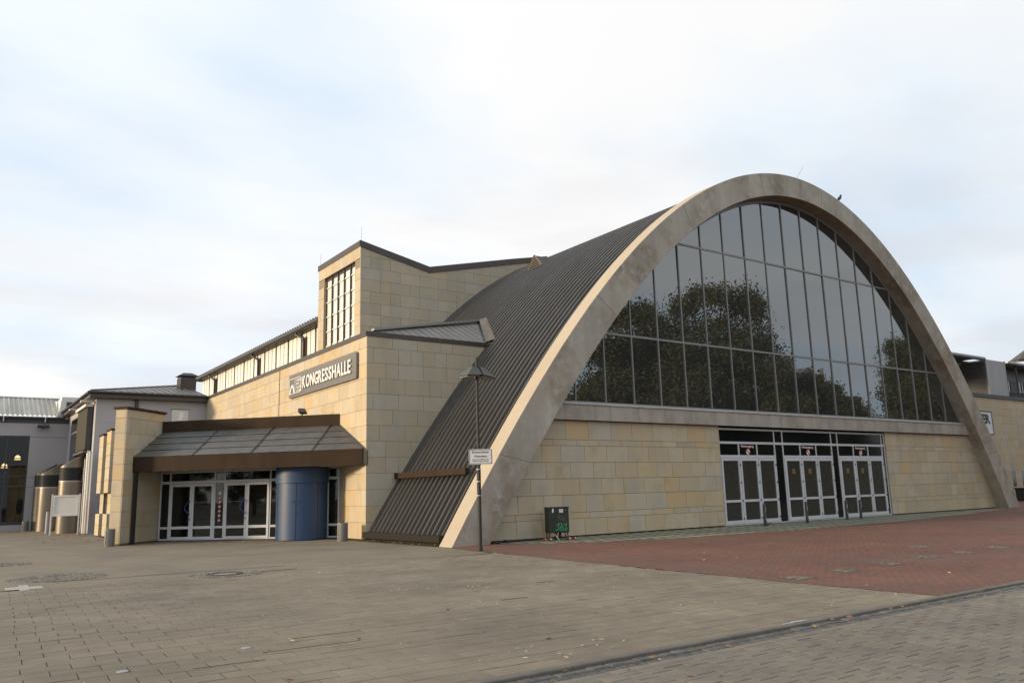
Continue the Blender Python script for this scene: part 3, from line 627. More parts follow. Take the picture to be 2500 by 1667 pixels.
arch.add(prof, fs_); ao = arch.build('concrete_arch', 'concrete', hall, smooth=25)
ao.data.materials.append(M['coping'])
for p in ao.data.polygons:
    if p.normal.z > 0.15 and abs(p.normal.y) < 0.2 and abs(p.normal.x) < 0.999 and (p.center + ao.matrix_basis.translation + Vector((32.6, 22.9, 0))).z > -9: 
        c_ = WM[ao] @ p.center
        if c_.z > zi(c_.x) + 0.3 if IL < c_.x < IR else True: p.material_index = 1
for a in (0.05, 0.17, 0.30, 0.44, 0.565, 0.70, 0.83, 0.95):
    xo_, xi_ = OL + (OR_ - OL) * a, IL + (IR - IL) * a; P, Q = Vector((xo_, 22.2, zo(xo_) - 0.02)), Vector((xi_, 22.2, zi(xi_) + 0.02)); d = (Q - P).normalized(); n_ = Vector((-d.z, 0, d.x)) * 0.011
    jb = MB(); jb.hexa([P - n_, Q - n_, Q + n_, P + n_, P - n_ - Vector((0, .004, 0)), Q - n_ * .5 - Vector((0, .004, 0)), Q + n_ * .5 - Vector((0, .004, 0)), P + n_ - Vector((0, .004, 0))]); jb.build('pour_joint', 'joint_line', hall)
# roof shell and ribs
def roofcurve(off, n=60, z0=0.12, left=None):
    l, r = root(CO, z0, True, -off), root(CO, z0, False, -off)
    return [(l + (r - l) * i / n, zo(l + (r - l) * i / n) - off) for i in range(n + 1)]
rc = roofcurve(0.27); sh = MB()
Y0, Y1 = 23.0, 37.38
rc2 = [(x, z - 0.12) for x, z in rc]
n_ = len(rc)
sh.add([(x, Y0, z) for x, z in rc] + [(x, Y1, z) for x, z in rc] + [(x, Y0, z) for x, z in rc2] + [(x, Y1, z) for x, z in rc2],
       [(i, i + 1, n_ + i + 1, n_ + i) for i in range(n_ - 1)] + [(2 * n_ + i, 3 * n_ + i, 3 * n_ + i + 1, 2 * n_ + i + 1) for i in range(n_ - 1)] + [(i, 2 * n_ + i, 2 * n_ + i + 1, i + 1) for i in range(n_ - 1)] + [(n_ + i, n_ + i + 1, 3 * n_ + i + 1, 3 * n_ + i) for i in range(n_ - 1)])
roof = sh.build('roof', 'roof_shell', hall, smooth=True)
rb = MB(); pts = []
for (x, z), (xa, za), (xb, zb) in zip(rc, [rc[0]] + rc[:-1], rc[1:] + [rc[-1]]):
    d = Vector((xb - xa, 0, zb - za)).normalized(); nrm = Vector((-d.z, 0, d.x)); p = Vector((x, 0, z))
    for yy, h in ((-0.085, -0.01), (-0.05, 0.085), (0.05, 0.085), (0.085, -0.01)): pts.append(p + nrm * h + Vector((0, yy, 0)))
rb.add(pts, [(i * 4 + k, i * 4 + (k + 1) % 4, i * 4 + 4 + (k + 1) % 4, i * 4 + 4 + k) for i in range(len(rc) - 1) for k in range(4)] + [(0, 1, 2, 3), tuple(4 * len(rc) - 4 + k for k in range(4))])
rme = rb.mesh('roof_rib', 'roof')
for k in range(42): link(bpy.data.objects.new('roof_rib', rme), roof, Matrix.Translation((0, 23.27 + 0.342 * k, 0)))
box('foot_rail', 'roof_shell', hall, W0, 13.30, 13.62, -28.75, -23.02, 0.10, 0.32)
gx = root(CO, 2.38, True, -0.06)
box('snow_rail', 'bronze', hall, W0, gx - 0.20, gx - 0.06, -30.1, -23.55, 2.28, 2.50)
sb = MB()
for k in range(7):
    yy = 23.9 + 0.95 * k; sb.tube([(gx - 0.1, yy, 2.29), (gx + 0.05, yy, 2.22)], 0.018, 6)
sb.build('rail_bracket', 'bronze', hall)
# louvred vent gable
vt = MB(); A, B, C_ = Vector((25.0, 33.45, 13.30)), Vector((25.0, 32.25, 13.34)), Vector((25.0, 32.85, 14.0))
vt.add([A, B, C_, A + Vector((2.2, 0, 0.6)), B + Vector((2.2, 0, 0.6)), C_ + Vector((2.6, 0, 0.0))], [(0, 2, 5, 3), (1, 4, 5, 2), (0, 3, 4, 1)])
vent = vt.build('roof_vent', 'lead', hall)
for P, Q in ((A, C_), (C_, B), (B, A)): MB().tube([P, Q], 0.055, 4).build('vent_trim', 'vent_trim', vent)
for k in range(5):
    f_ = 0.1 + 0.16 * k; h = 13.36 + 0.6 * f_; wy = 0.55 * (1 - f_)
    box('louvre_slat', 'vent_trim', vent, W0, 24.97, 25.06, -(32.85 + wy), -(32.85 - wy), h, h + 0.035)
prism('vent_back', 'interior', vent, Frame((25.1, 0, 0), (0, -1, 0), (-1, 0, 0)), [(-33.4, 13.32), (-32.3, 13.36), (-32.85, 13.95)], 0.0, 0.02)
# sill beam
beam = box('sill_beam', 'beam', hall, FAC, 16.6, 48.9, -0.08, 0.14, 4.19, 4.66)
x = 16.95
while x < 48.6:
    ww = rnd.choice((1.48, 1.48, 1.48, 0.75)); e = min(x + ww, 48.7)
    link(bpy.data.objects.new('beam_panel', block_mesh(e - x - 0.014, 0.56, 0.07, 'beam')), beam, FAC.mat((x + e) / 2, 0.14, 4.455)); x = e
box('beam_cap', 'beam', hall, FAC, 17.0, 48.5, -0.06, 0.24, 4.737, 4.785)
# glazing
pf = MB(); n_ = 70; xs = [18.35 + (47.95 - 18.35) * i / n_ for i in range(n_ + 1)]
ring_ = [(x, zi(x) - 0.02) for x in xs]
for (xa, za), (xb, zb) in zip(ring_[:-1], ring_[1:]):
    d = Vector((xb - xa, zb - za)).normalized(); nx, nz = d.y * 0.16, -d.x * 0.16
    pf.prism(FAC, [(xa, za), (xb, zb), (xb + nx, zb + nz), (xa + nx, za + nz)], -0.05, 0.05)
frame = pf.build('window_frame', 'mullion', hall)
box('window_sill', 'mullion', frame, FAC, 17.6, 48.4, -0.06, 0.07, 4.79, 4.90)
box('sill_drip', 'alu', frame, FAC, 17.3, 48.4, 0.0, 0.12, 4.80, 4.835)
mull = [22.1 + 1.4965 * k for k in range(-3, 18)]
rows_ = [4.90, 7.60, 11.94, 99]
mid = lambda x: (zi(x) + 0.25)
for m_ in mull:
    top = zi(m_) + 0.1
    if top > 5.1: box('mullion', 'mullion', frame, FAC, m_ - 0.028, m_ + 0.028, -0.05, 0.055, 4.9, top)
for tz in (7.60, 11.94):
    xa, xb = root(CI, tz), root(CI, tz, False)
    box('transom', 'mullion', frame, FAC, xa - 0.2, xb + 0.2, -0.045, 0.048, tz - 0.04, tz + 0.04)
edges = [16.9] + mull + [48.8]
pr = random.Random(11)
for xa, xb in zip(edges[:-1], edges[1:]):
    for za, zb in zip(rows_[:-1], rows_[1:]):
        pts = []
        xa2, xb2 = xa + 0.028, xb - 0.028; za2, zb2 = za + 0.03, zb - 0.03
        ss = [xa2 + (xb2 - xa2) * k / 8 for k in range(9)]
        keep = [x for x in ss if mid(x) > za2 + 0.02]
        if len(keep) < 2: continue
        pts = [(keep[0], za2), (keep[-1], za2)] + [(x, min(zb2, mid(x))) for x in reversed(keep)]
        out = []
        for p in pts:
            if not out or (abs(p[0] - out[-1][0]) + abs(p[1] - out[-1][1])) > 1e-4: out.append(p)
        o = prism('glass_pane', 'glass', frame, FAC, out, -0.012, 0.012)
        o.matrix_basis = o.matrix_basis @ Matrix.Rotation(pr.gauss(0, 0.0028), 4, 'Z') @ Matrix.Rotation(pr.gauss(0, 0.0028), 4, 'X')
# what lies behind the glass
under = lambda z0, off: [(root(CO, z0, True, -off), z0), (root(CO, z0, False, -off), z0)] + [(x, zo(x) - off) for x in [root(CO, z0, False, -off) + (root(CO, z0, True, -off) - root(CO, z0, False, -off)) * k / 24 for k in range(1, 24)]]
box('gallery_floor', 'interior_floor', hall, W0, root(CI, 4.55) + 0.1, root(CI, 4.55, False) - 0.1, -31, -23.05, 4.30, 4.55)
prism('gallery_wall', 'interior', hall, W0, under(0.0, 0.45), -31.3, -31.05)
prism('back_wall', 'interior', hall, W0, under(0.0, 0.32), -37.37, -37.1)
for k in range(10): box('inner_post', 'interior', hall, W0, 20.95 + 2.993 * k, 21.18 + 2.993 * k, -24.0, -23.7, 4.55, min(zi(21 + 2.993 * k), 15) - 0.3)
# facade walls (left and right of the doors)
fcs = [(0.05, 0.64), (0.64, 0.86), (0.86, 1.48), (1.48, 2.06), (2.06, 2.64), (2.64, 3.24), (3.24, 3.46), (3.46, 4.16)]
midl = lambda z: (root(CO, z) + root(CI, z)) / 2 + 0.1; midr = lambda z: (root(CO, z, False) + root(CI, z, False)) / 2 - 0.1
wl_ = prism('facade_wall', 'stone_back', hall, FAC, [(midl(0), 0.06), (26.9, 0.06), (26.9, 4.17), (midl(4.17), 4.17)], -0.35, 0.0)
stones(wl_, FAC, fcs, lambda v: (midl(v), 26.9), (1.09, 1.09, 1.12, 0.85), 21, depth=0.035)
wr_ = prism('facade_wall', 'stone_back', hall, FAC, [(39.62, 0.06), (midr(0), 0.06), (midr(4.17), 4.17), (39.62, 4.17)], -0.35, 0.0)
stones(wr_, FAC, fcs, lambda v: (39.62, midr(v)), (1.09, 1.09, 0.85, 0.62), 22, depth=0.035)
box('base_gap', 'interior', hall, FAC, 14.6, 50.9, -0.35, -0.03, -0.1, 0.06)
# door front
dfr = MB()
def bars(fr, b, u0, u1, w0, w1, v0, v1): b.box(fr, u0, u1, w0, w1, v0, v1)
DW = (-0.10, -0.02)
for v0, v1 in ((3.43, 3.53), (4.02, 4.10)): dfr.box(FAC, 26.9, 39.6, *DW, v0, v1)
for a, b_ in ((26.9, 30.68), (31.27, 35.0), (35.52, 39.35)): dfr.box(FAC, a, b_, DW[0], DW[1] - 0.003, 2.84, 2.955)
dfr.box(FAC, 26.9, 39.6, DW[0], DW[1] + 0.002, 0.02, 0.06)
for u in (26.9, 30.62, 31.21, 34.95, 35.46, 39.30, 39.54): dfr.box(FAC, u, u + 0.06, DW[0] - 0.003, DW[1] - 0.006, 0.06, 4.10)
groups = ((26.96, 30.62, 'g'), (31.27, 34.95, 'g'), (35.52, 39.30, 'g'))
for a, b_, _ in groups:
    for k in (1, 2):
        u = a + (b_ - a) * k / 3; dfr.box(FAC, u - 0.03, u + 0.03, DW[0], DW[1] - 0.004, 2.955, 3.43)
doors = dfr.build('door_front', 'alu', hall)
for a, b_ in ((26.96, 30.62), (30.68, 31.21), (31.27, 34.95), (35.01, 35.46), (35.52, 39.30), (39.36, 39.54)):
    box('dark_panel', 'black_glass', doors, FAC, a, b_, -0.075, -0.055, 3.53, 4.02)
for a, b_ in ((30.68, 31.21), (35.01, 35.46), (39.36, 39.54)): box('dark_panel', 'black_glass', doors, FAC, a, b_, -0.075, -0.055, 0.10, 3.43)
for a, b_, _ in groups:
    for k in range(3):
        u0, u1 = a + (b_ - a) * k / 3, a + (b_ - a) * (k + 1) / 3
        box('fanlight_pane', 'black_glass', doors, FAC, u0 + 0.03, u1 - 0.03, -0.076, -0.056, 2.955, 3.43)
    for k in range(3):
        u0, u1 = a + (b_ - a) * k / 3 + 0.012, a + (b_ - a) * (k + 1) / 3 - 0.012
        d_ = MB()
        d_.box(FAC, u0, u0 + 0.11, -0.08, 0.0, 0.07, 2.83); d_.box(FAC, u1 - 0.11, u1, -0.08, 0.0, 0.07, 2.83)
        for v0, v1 in ((0.07, 0.22), (0.97, 1.07), (2.71, 2.83)): d_.box(FAC, u0 + 0.11, u1 - 0.11, -0.078, -0.002, v0, v1)
        door = d_.build('door', 'alu', hall)
        for v0, v1 in ((0.22, 0.97), (1.07, 2.71)):
            box('door_pane', 'film_glass', door, FAC, u0 + 0.10, u1 - 0.10, -0.05, -0.036, v0, v1)
        for v in (0.25, 1.0, 1.75, 2.5): MB().tube([FAC(u1 - 0.02, 0.005, v), FAC(u1 - 0.02, 0.03, v + 0.07)], 0.024, 6).build('hinge', 'dark_metal', door)
        cu = (u0 + u1) / 2; gi = groups.index((a, b_, _))
        box('sticker', ('print_dim', 'print_yellow', 'print_yellow')[gi] if k < 2 else 'print_dim', door, FAC, cu - 0.11, cu + 0.11, -0.035, -0.033, 2.12, 2.36)
        ribbon(FAC, [(cu - 0.11, 1.92), (cu - 0.08, 2.0), (cu, 2.06), (cu + 0.08, 2.0), (cu + 0.11, 1.92)], 0.018, -0.035, 'sticker_arch', 'print_dim', door)
    u = (a + b_) / 2
    place_text('Notausgang', FAC, u - 0.44, -0.0535, 3.25, 0.88, 0.16, 'lettering_outline', 'print_red', doors, bold=0.045)
    place_text('Notausgang', FAC, u - 0.42, -0.052, 3.265, 0.84, 0.13, 'lettering', 'print_white', doors, bold=0.012)
    prism('sign_disc', 'print_white', doors, FAC, disc_poly(u + 0.02, 3.10, 0.135), -0.056, -0.053)
    ring(FAC, u + 0.02, 3.10, 0.115, 0.15, -0.056, -0.050, 'sign_ring', 'print_red', doors)
    ribbon(FAC, [(u - 0.06, 3.18), (u + 0.10, 3.02)], 0.022, -0.052, 'sign_bar', 'print_black', doors)
box('film_screen', 'film', hall, FAC, 26.9, 39.6, -0.95, -0.9, 0.05, 4.1)
box('lobby_floor', 'interior_floor', hall, FAC, 26.9, 39.6, -0.9, -0.1, 0.0, 0.03)
# boxes piled behind the left doors
for k, (u, v0, h) in enumerate([(28.62, 0.75, 0.28), (28.60, 1.04, 0.26), (28.63, 1.31, 0.27), (28.61, 1.59, 0.26)]):
    o = box('cardboard_box', 'gold_box', None, FAC, u - 0.27, u + 0.27, -0.62, -0.2, v0, v0 + h)
    tag(o, ('lowest ochre box', 'second ochre box from below', 'third ochre box from below', 'topmost ochre box')[k] + ' in the pile behind the left double doors', 'box', 'boxes behind the doors')
tb = thing('side_table', 'plain table carrying the ochre boxes behind the doors', 'table', FAC(28.6, -0.4, 0.03))
box('table_top', 'interior_floor', tb, FAC, 28.2, 29.0, -0.7, -0.15, 0.70, 0.75)
for u in (28.24, 28.92):
    for w in (-0.66, -0.22): box('leg', 'dark_metal', tb, FAC, u, u + 0.04, w, w + 0.04, 0.03, 0.70)

# ================================================================== SIDE WING WITH THE NAME SIGN
H = 0.617
wing = thing('side_wing', 'sandstone side wing with a dark fascia, low metal roof and pale clerestory strip', 'wing building', (13.5, 28.85, 0))
wwall = prism('west_wall', 'stone_back', wing, WEST, [(-31.34, 0.02), (-28.86, 0.02), (-28.86, 7.9), (-52.3, 7.9), (-52.3, 4.4), (-31.34, 4.4)], -0.4, 0.0)
cs = courses(0.03, 7.88, H)
stones(wwall, WEST, [c for c in cs if c[1] < 4.6], lambda v: (-31.34, -28.85), (0.9, 0.62, 0.9, 1.15), 31)
stones(wwall, WEST, [c for c in cs if c[1] >= 4.6], lambda v: (-52.25, -28.85), (0.9, 0.9, 1.2, 0.62, 1.2), 32)
wfr = prism('front_wall', 'stone_back', wing, WFR, [(13.52, 0.02), (15.0, 0.02), (19.0, 7.6), (19.0, 7.9), (13.52, 7.9)], -0.4, 0.0)
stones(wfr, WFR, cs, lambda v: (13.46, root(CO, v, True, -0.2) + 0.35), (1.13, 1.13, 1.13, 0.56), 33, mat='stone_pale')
# fascia and roof
fz0, fz1 = 7.88, 8.07
fb = MB(); fb.box(WEST, -52.3, -28.80, 0.0, 0.06, fz0, fz1); fb.build('west_fascia', 'fascia', wing)
box('front_fascia', 'fascia', wing, WFR, 13.44, 19.25, 0.0, 0.06, fz0, fz1 + 0.002)
HP, HQ = Vector((13.46, 28.81, 8.075)), Vector((20.88, 32.12, 9.79))
rf = MB()
e_ = Vector((19.2, 28.81, 8.075))
rf.add([HP, e_, Vector((21.6, 32.12, 9.79)), HQ], [(0, 1, 2, 3)])
rf.add([HP, HQ, Vector((20.88, 37.4, 9.79)), Vector((17.2, 37.4, 8.93)), Vector((17.65, 52.3, 9.05)), Vector((13.46, 52.3, 8.075))], [(0, 1, 2, 3, 4, 5)])
wroof = rf.build('wing_roof', 'seam_roof', wing)
sl = (HQ.z - HP.z) / (HQ.y - HP.y)
for k in range(16):
    x = 13.9 + 0.40 * k
    if x > 20.6: break
    t = (x - HP.x) / (HQ.x - HP.x); y1 = HP.y + (HQ.y - HP.y) * t; x0 = min(x, 19.2)
    ya = 28.83 if x <= 19.2 else 28.83 + (x - 19.2) * 1.95
    if y1 - ya < 0.15: continue
    MB().tube([(x, ya, 8.085 + (ya - 28.83) * sl), (x, y1 - 0.03, 8.085 + (y1 - 28.83) * sl)], 0.022, 4).build('roof_seam', 'seam_roof', wroof)
rd = MB(); d = (HQ - HP).normalized()
for z_, mt, nm, r0 in ((0.05, 'ridge', 'ridge_cap', 0.11),):
    rd.hexa([HP + Vector((0.3, -0.02, 0.05)), HQ + Vector((0.1, -0.10, 0.06)), HQ + Vector((0.1, 0.15, 0.06)), HP + Vector((0.3, 0.25, 0.05)), HP + Vector((0.3, -0.02, 0.14)), HQ + Vector((0.1, -0.10, 0.17)), HQ + Vector((0.1, 0.15, 0.17)), HP + Vector((0.3, 0.25, 0.14))])
    rd.build(nm, mt, wing)
vl = MB()
va, vb = Vector((20.82, 31.95, 9.86)), Vector((19.05, 28.72, 7.90))
for P, off in ((va, 0), (vb, 0)): pass
vl.add([va + Vector((-.05, -.1, .02)), va + Vector((.22, -.35, .12)), vb + Vector((.30, -.28, .32)), vb + Vector((-.02, .02, .20))], [(0, 1, 2, 3)])
vl.add([va + Vector((-.05, -.1, -.1)), va + Vector((.22, -.35, .0)), vb + Vector((.30, -.28, .15)), vb + Vector((-.02, .02, .05))], [(0, 1, 2, 3)])
vl.build('valley_flashing', 'lead', wing)
# clerestory strip behind the parapet
CX = Frame((17.6, 0, 0), (0, -1, 0), (-1, 0, 0))
cl = box('clerestory_wall', 'fascia', wing, CX, -69.6, -43.1, -0.3, 0.0, 8.6, 11.55)
u = -69.5; k = 0
while u < -43.6:
    w_ = 0.60; link(bpy.data.objects.new('channel_glass', block_mesh(w_, 2.75, 0.06, 'white_channel')), cl, CX.mat(u + w_ / 2, 0, 10.1)); k += 1
    u += w_ + (0.28 if k % 3 == 0 else 0.10)
box('clerestory_roof', 'roof', wing, CX, -70.6, -43.1, -3.2, 0.35, 11.80, 11.92)
MB().tube([CX(-71.2, 0.42, 11.68), CX(-43.12, 0.42, 11.68)], 0.17, 10).build('gutter', 'fascia', wing, smooth=40)
box('eaves_board', 'fascia', wing, CX, -70.0, -43.1, 0.0, 0.3, 11.5, 11.56)
sr = MB(); u = -70.4
while u < -43.3: sr.box(CX, u, u + 0.07, -3.0, 0.38, 11.92, 11.99); u += 0.42
sr.build('roof_seams', 'roof', wing)
for u in (-65.6, -54.85, -46.3):
    MB().tube([CX(u - 0.55, 0.42, 11.6), CX(u - 0.5, 0.40, 11.42), CX(u - 0.05, 0.14, 11.15), CX(u, 0.12, 10.9), CX(u, 0.12, 8.7)], 0.075, 8).build('downpipe', 'dark_metal', wing, smooth=40)
    box('pipe_cover', 'bronze', wing, CX, u + 0.1, u + 0.42, 0.06, 0.1, 8.7, 11.2)
# lightning conductor strip on the wall
MB().tube([WEST(-38.8, 0.05, 5.1), WEST(-38.8, 0.05, 7.85)], 0.014, 5).build('conductor', 'lead', wing)

# ---- the name sign
sg = thing('name_sign', 'grey sign board with raised white KONGRESSHALLE lettering on the sunlit wall', 'sign', WEST(-33.4, 0.1, 6.3))
SF = Frame((13.5, 0, 0), (0, -1, 0), (-1, 0, 0))
rr_ = 0.09
def rounded(u0, u1, v0, v1, r, n=4):
    P = []
    for cx, cy, a0 in ((u1 - r, v0 + r, -90), (u1 - r, v1 - r, 0), (u0 + r, v1 - r, 90), (u0 + r, v0 + r, 180)):
        for k in range(n + 1): a = R(a0 + 90 * k / n); P.append((cx + r * math.cos(a), cy + r * math.sin(a)))
    return P
prism('board', 'sign_grey', sg, SF, rounded(-37.2, -29.57, 6.285, 7.37, rr_), 0.05, 0.14)
x = -35.32; wid = {'K': .50, 'O': .62, 'N': .56, 'G': .56, 'R': .47, 'E': .40, 'S': .44, 'H': .54, 'A': .56, 'L': .38}
word = 'KONGRESSHALLE'; tot = sum(wid[c] for c in word); avail = 5.36; f_ = avail / tot
for c in word:
    w_ = wid[c] * f_
    hh = 0.56; place_text(c, SF, x + 0.02, 0.18, 6.555, w_ - 0.075, hh, 'letter', 'letter_white', sg, bold=0.017, depth=0.022); x += w_
# small logo: outlined square, arch and four words
lg = MB()
L0, L1, V0, V1 = -37.05, -35.52, 6.44, 7.17
for a in ((L0, L1, V1 - 0.025, V1), (L0, L1, V0, V0 + 0.02), (L1 - 0.06, L1, V0, V1), (L0, L0 + 0.03, V0, V1), (-36.33, -36.30, V0, V1)): lg.box(SF, a[0], a[1], 0.14, 0.175, a[2], a[3])
lg.build('logo_frame', 'letter_white', sg)
ap = [(-37.03 + 0.66 * k / 10, 6.46 + 0.43 * (1 - ((k - 5) / 5) ** 2)) for k in range(11)]
ai = [(-36.93 + 0.46 * k / 10, 6.46 + 0.31 * (1 - ((k - 5) / 5) ** 2)) for k in range(11)]
prism('logo_arch', 'letter_white', sg, SF, ap + ai[::-1], 0.14, 0.17)
for k, (t_, w_) in enumerate((('WESER', .56), ('EMS', .36), ('HALLEN', .60), ('OLDENBURG', .66))):
    place_text(t_, SF, -36.24, 0.146, 6.99 - 0.165 * k, w_, 0.105, 'logo_text', 'letter_white', sg, bold=0.015)

# ================================================================== STAIR TOWER
tower = thing('stair_tower', 'tall sandstone tower with a sloped top edge and a gridded window, behind the wing', 'tower', (17.1, 37.4, 8))
def ttop(x):
    P = [(17.0, 14.50), (21.17, 13.62), (26.93, 14.94), (29.4, 15.45), (31, 15.7)]
    for (a, za), (b, zb) in zip(P[:-1], P[1:]):
        if x <= b: return za + (zb - za) * (x - a) / (b - a)
    return 15.7
tfw = prism('front_wall', 'stone_back', tower, TWF, [(17.12, 8.5), (21, 8.5), (29.3, 15.3), (26.93, 14.9), (21.17, 13.6), (17.12, 14.45)], -0.3, 0.0)
tcs = [(c0 + 0.03, c1 + 0.03) for c0, c1 in courses(8.38, 15.8, H)]
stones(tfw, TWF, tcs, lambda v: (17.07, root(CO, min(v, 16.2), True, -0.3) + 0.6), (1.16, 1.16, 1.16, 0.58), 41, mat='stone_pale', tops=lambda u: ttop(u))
tww = prism('west_wall', 'stone_back', tower, TWW, [(-43.08, 8.5), (-37.42, 8.5), (-37.42, 14.48), (-43.08, 14.48)], -0.62, -0.3)
WINU, WINV = (-42.25, -38.1), (8.9, 13.86)
for nm, p in (('wall_pier', (-43.08, WINU[0])), ('wall_pier', (WINU[1], -37.42))):
    o = box(nm, 'stone_back', tower, TWW, p[0], p[1], -0.3, 0.0, 8.5, 14.48)
box('wall_lintel', 'stone_back', tower, TWW, WINU[0], WINU[1], -0.3, 0.0, WINV[1], 14.48)
low = [c for c in tcs if c[1] <= WINV[1] + 0.05]; upp = [(WINV[1], 14.49)]
stones(tww, TWW, low, lambda v: (-43.08, WINU[0]), (0.83,), 42)
stones(tww, TWW, low, lambda v: (WINU[1], -37.37), (0.73,), 43)
stones(tww, TWW, upp, lambda v: (-43.08, -37.37), (0.9, 1.15), 44)
tf = MB(); tf.box(TWW, -43.12, -37.33, 0.0, 0.07, 14.49, 14.80); tf.build('west_fascia', 'fascia', tower)
tp = [(17.03, 14.47), (21.17, 13.60), (26.93, 14.94), (29.4, 15.46), (29.4, 15.79), (26.93, 15.27), (21.17, 13.94), (17.03, 14.80)]
prism('front_fascia', 'fascia', tower, TWF, tp[:3] + [tp[2], tp[3], tp[4], tp[5], tp[6], tp[7]][1:], 0.0, 0.08)
tr = MB(); tr.add([Vector((17.05, 37.4, 14.7)), Vector((21.17, 37.4, 13.85)), Vector((29.4, 37.4, 15.7)), Vector((29.4, 43.1, 15.7)), Vector((21.17, 43.1, 13.85)), Vector((17.05, 43.1, 14.7))], [(0, 1, 4, 5), (1, 2, 3, 4)])
tr.build('tower_roof', 'roof', tower)
# gridded window
twf = MB(); cols = [WINU[0] + (WINU[1] - WINU[0]) * k / 5 for k in range(6)]; rws = [9.1 + 0.84 * k for k in range(7)]
for k, u in enumerate(cols):
    dp = 0.0 if k in (1, 2, 3, 4) else -0.1
    twf.box(TWW, u - 0.045, u + 0.045, -0.25, -0.09 if k in (1, 2, 3, 4) else -0.14, 8.9, 13.84)
twh = MB()
for v in rws[:-1]: twh.box(TWW, WINU[0], WINU[1], -0.25, -0.13, v - 0.035, v + 0.035)
twf.box(TWW, WINU[0], WINU[1], -0.25, -0.14, 13.70, 13.85)
tgw = twf.build('window_grid', 'dark_metal', tower); twh.build('crossbar', 'white_paint', tgw)
for a, b_ in zip(cols[:-1], cols[1:]):
    for c, d_ in zip(rws[:-1], rws[1:]): box('window_pane', 'painted_sky', tgw, TWW, a + 0.05, b_ - 0.05, -0.20, -0.18, c + 0.05, min(d_ - 0.05, 13.69))
for (x, y, z0, h, nm) in ((17.15, 37.45, 14.8, 0.75, 'on the near corner of the stair tower'), (17.15, 43.0, 14.8, 0.7, 'on the far corner of the stair tower')):
    o = MB().tube([(x, y, z0), (x, y, z0 + h)], 0.007, 5).build('lightning_rod', 'lead', None); tag(o, 'thin lightning rod standing ' + nm, 'lightning rod', 'lightning rods')
o = MB().tube([(33.61, 22.6, 16.42), (34.41, 22.6, 17.35)], 0.007, 5).build('lightning_rod', 'lead', None); tag(o, 'thin slanted lightning rod at the crown of the arch', 'lightning rod', 'lightning rods')

# ================================================================== PORCH: canopy
can = thing('entrance_canopy', 'bronze metal canopy with a sloping panelled front over the corner entrance', 'canopy', DIA(-16, 1.8, 2.8))
WL = 1.874
lowf = [(-20.74, 2.84), (-10.98, 2.83), (-10.98, 3.435), (-20.74, 3.435)]
prism('lower_fascia', 'bronze', can, DIA, lowf, WL - 0.06, WL + 0.02)
box('end_return', 'fascia', can, DIA, -10.98, -10.80, WL - 0.5, WL - 0.01, 2.83, 3.38)
prism('upper_fascia', 'bronze', can, DIA, [(-20.82, 4.54), (-12.66, 4.56), (-12.66, 5.03), (-20.82, 5.03)], -0.06, 0.02)
ub = [(-20.82, 4.54), (-12.66, 4.56)]; lb = [(-20.74, 3.44), (-10.98, 3.40)]
us = [-18.17, -16.0, -13.45]     # bay ribs on the upper edge, found again on the lower one
ls = [-18.55, -16.17, -13.75]
ubay = [-20.82, -18.02, -15.55, -13.15, -12.66]; lbay = [-20.74, -18.1, -15.6, -13.05, -10.98]
def slope_pt(u, t, dn=0.0):       # t: 0 lower edge .. 1 upper edge, u between lower/upper limits
    pass
n_b = [(-20.82, -20.74), (-18.1, -18.1), (-15.6, -15.6), (-13.05, -13.05), (-12.66, -10.98)]
def sp(b, t, lift=0.0):
    uu, ul = n_b[b]; u_ = ul + (uu - ul) * t; w_ = WL * (1 - t); v_ = 3.42 + (4.55 - 3.42) * t
    return DIA(u_, w_ + lift * 0.52, v_ + lift * 0.85)
sup = MB()
for b in range(4): sup.add([sp(b, 0), sp(b + 1, 0), sp(b + 1, 1), sp(b, 1)], [(0, 1, 2, 3)])
base_ = sup.build('canopy_slope', 'bronze', can)
for b in range(4):
    for r_ in range(4):
        t0, t1 = r_ / 4 + 0.006, (r_ + 1) / 4 - 0.008
        def lerp(p, q, f): return p + (q - p) * f
        P = [lerp(sp(b, t0), sp(b + 1, t0), 0.012), lerp(sp(b, t0), sp(b + 1, t0), 0.988), lerp(sp(b, t1), sp(b + 1, t1), 0.988), lerp(sp(b, t1), sp(b + 1, t1), 0.012)]
        nrm = (P[1] - P[0]).cross(P[3] - P[0]).normalized()
        MB().hexa([p + nrm * 0.002 for p in P] + [P[0] + nrm * 0.03, P[1] + nrm * 0.03, P[2] + nrm * 0.012, P[3] + nrm * 0.012]).build('slope_panel', 'zinc_slope', base_)
for b in (1, 2, 3): MB().tube([sp(b, 0.0, 0.03), sp(b, 1.0, 0.03)], 0.035, 4).build('slope_rib', 'fascia', base_)
box('slope_rim', 'fascia', can, DIA, -20.8, -20.74, 0.0, 0.01, 4.54, 4.55)
MB().tube([sp(0, 0.0, 0.02), sp(0, 1.0, 0.02)], 0.04, 4).build('slope_edge', 'fascia', can)
MB().tube([sp(4, 0.0, 0.02), sp(4, 1.0, 0.02)], 0.035, 4).build('slope_edge', 'fascia', can)
sof = prism('soffit', 'plaster', can, Frame((0, 0, 0), (1, 0, 0), (0, 0, 1)), [tuple(DIA(-20.7, WL - 0.02, 0)[:2]), tuple(DIA(-11.02, WL - 0.02, 0)[:2]), (13.44, 28.95), (13.44, 31.38), tuple(DIA(-20.7, 0.0, 0)[:2])], 2.86, 2.90)
for u in [-20.3 + 0.62 * k for k in range(8)] + [-13.9, -13.3, -12.7, -12.1]:
    box('downlight', 'black_rubber', can, DIA, u, u + 0.18, WL - 0.42, WL - 0.24, 2.842, 2.862)
for u in (-20.05, -19.7): box('downlight', 'black_rubber', can, DIA, u, u + 0.18, WL - 0.75, WL - 0.6, 2.842, 2.862)
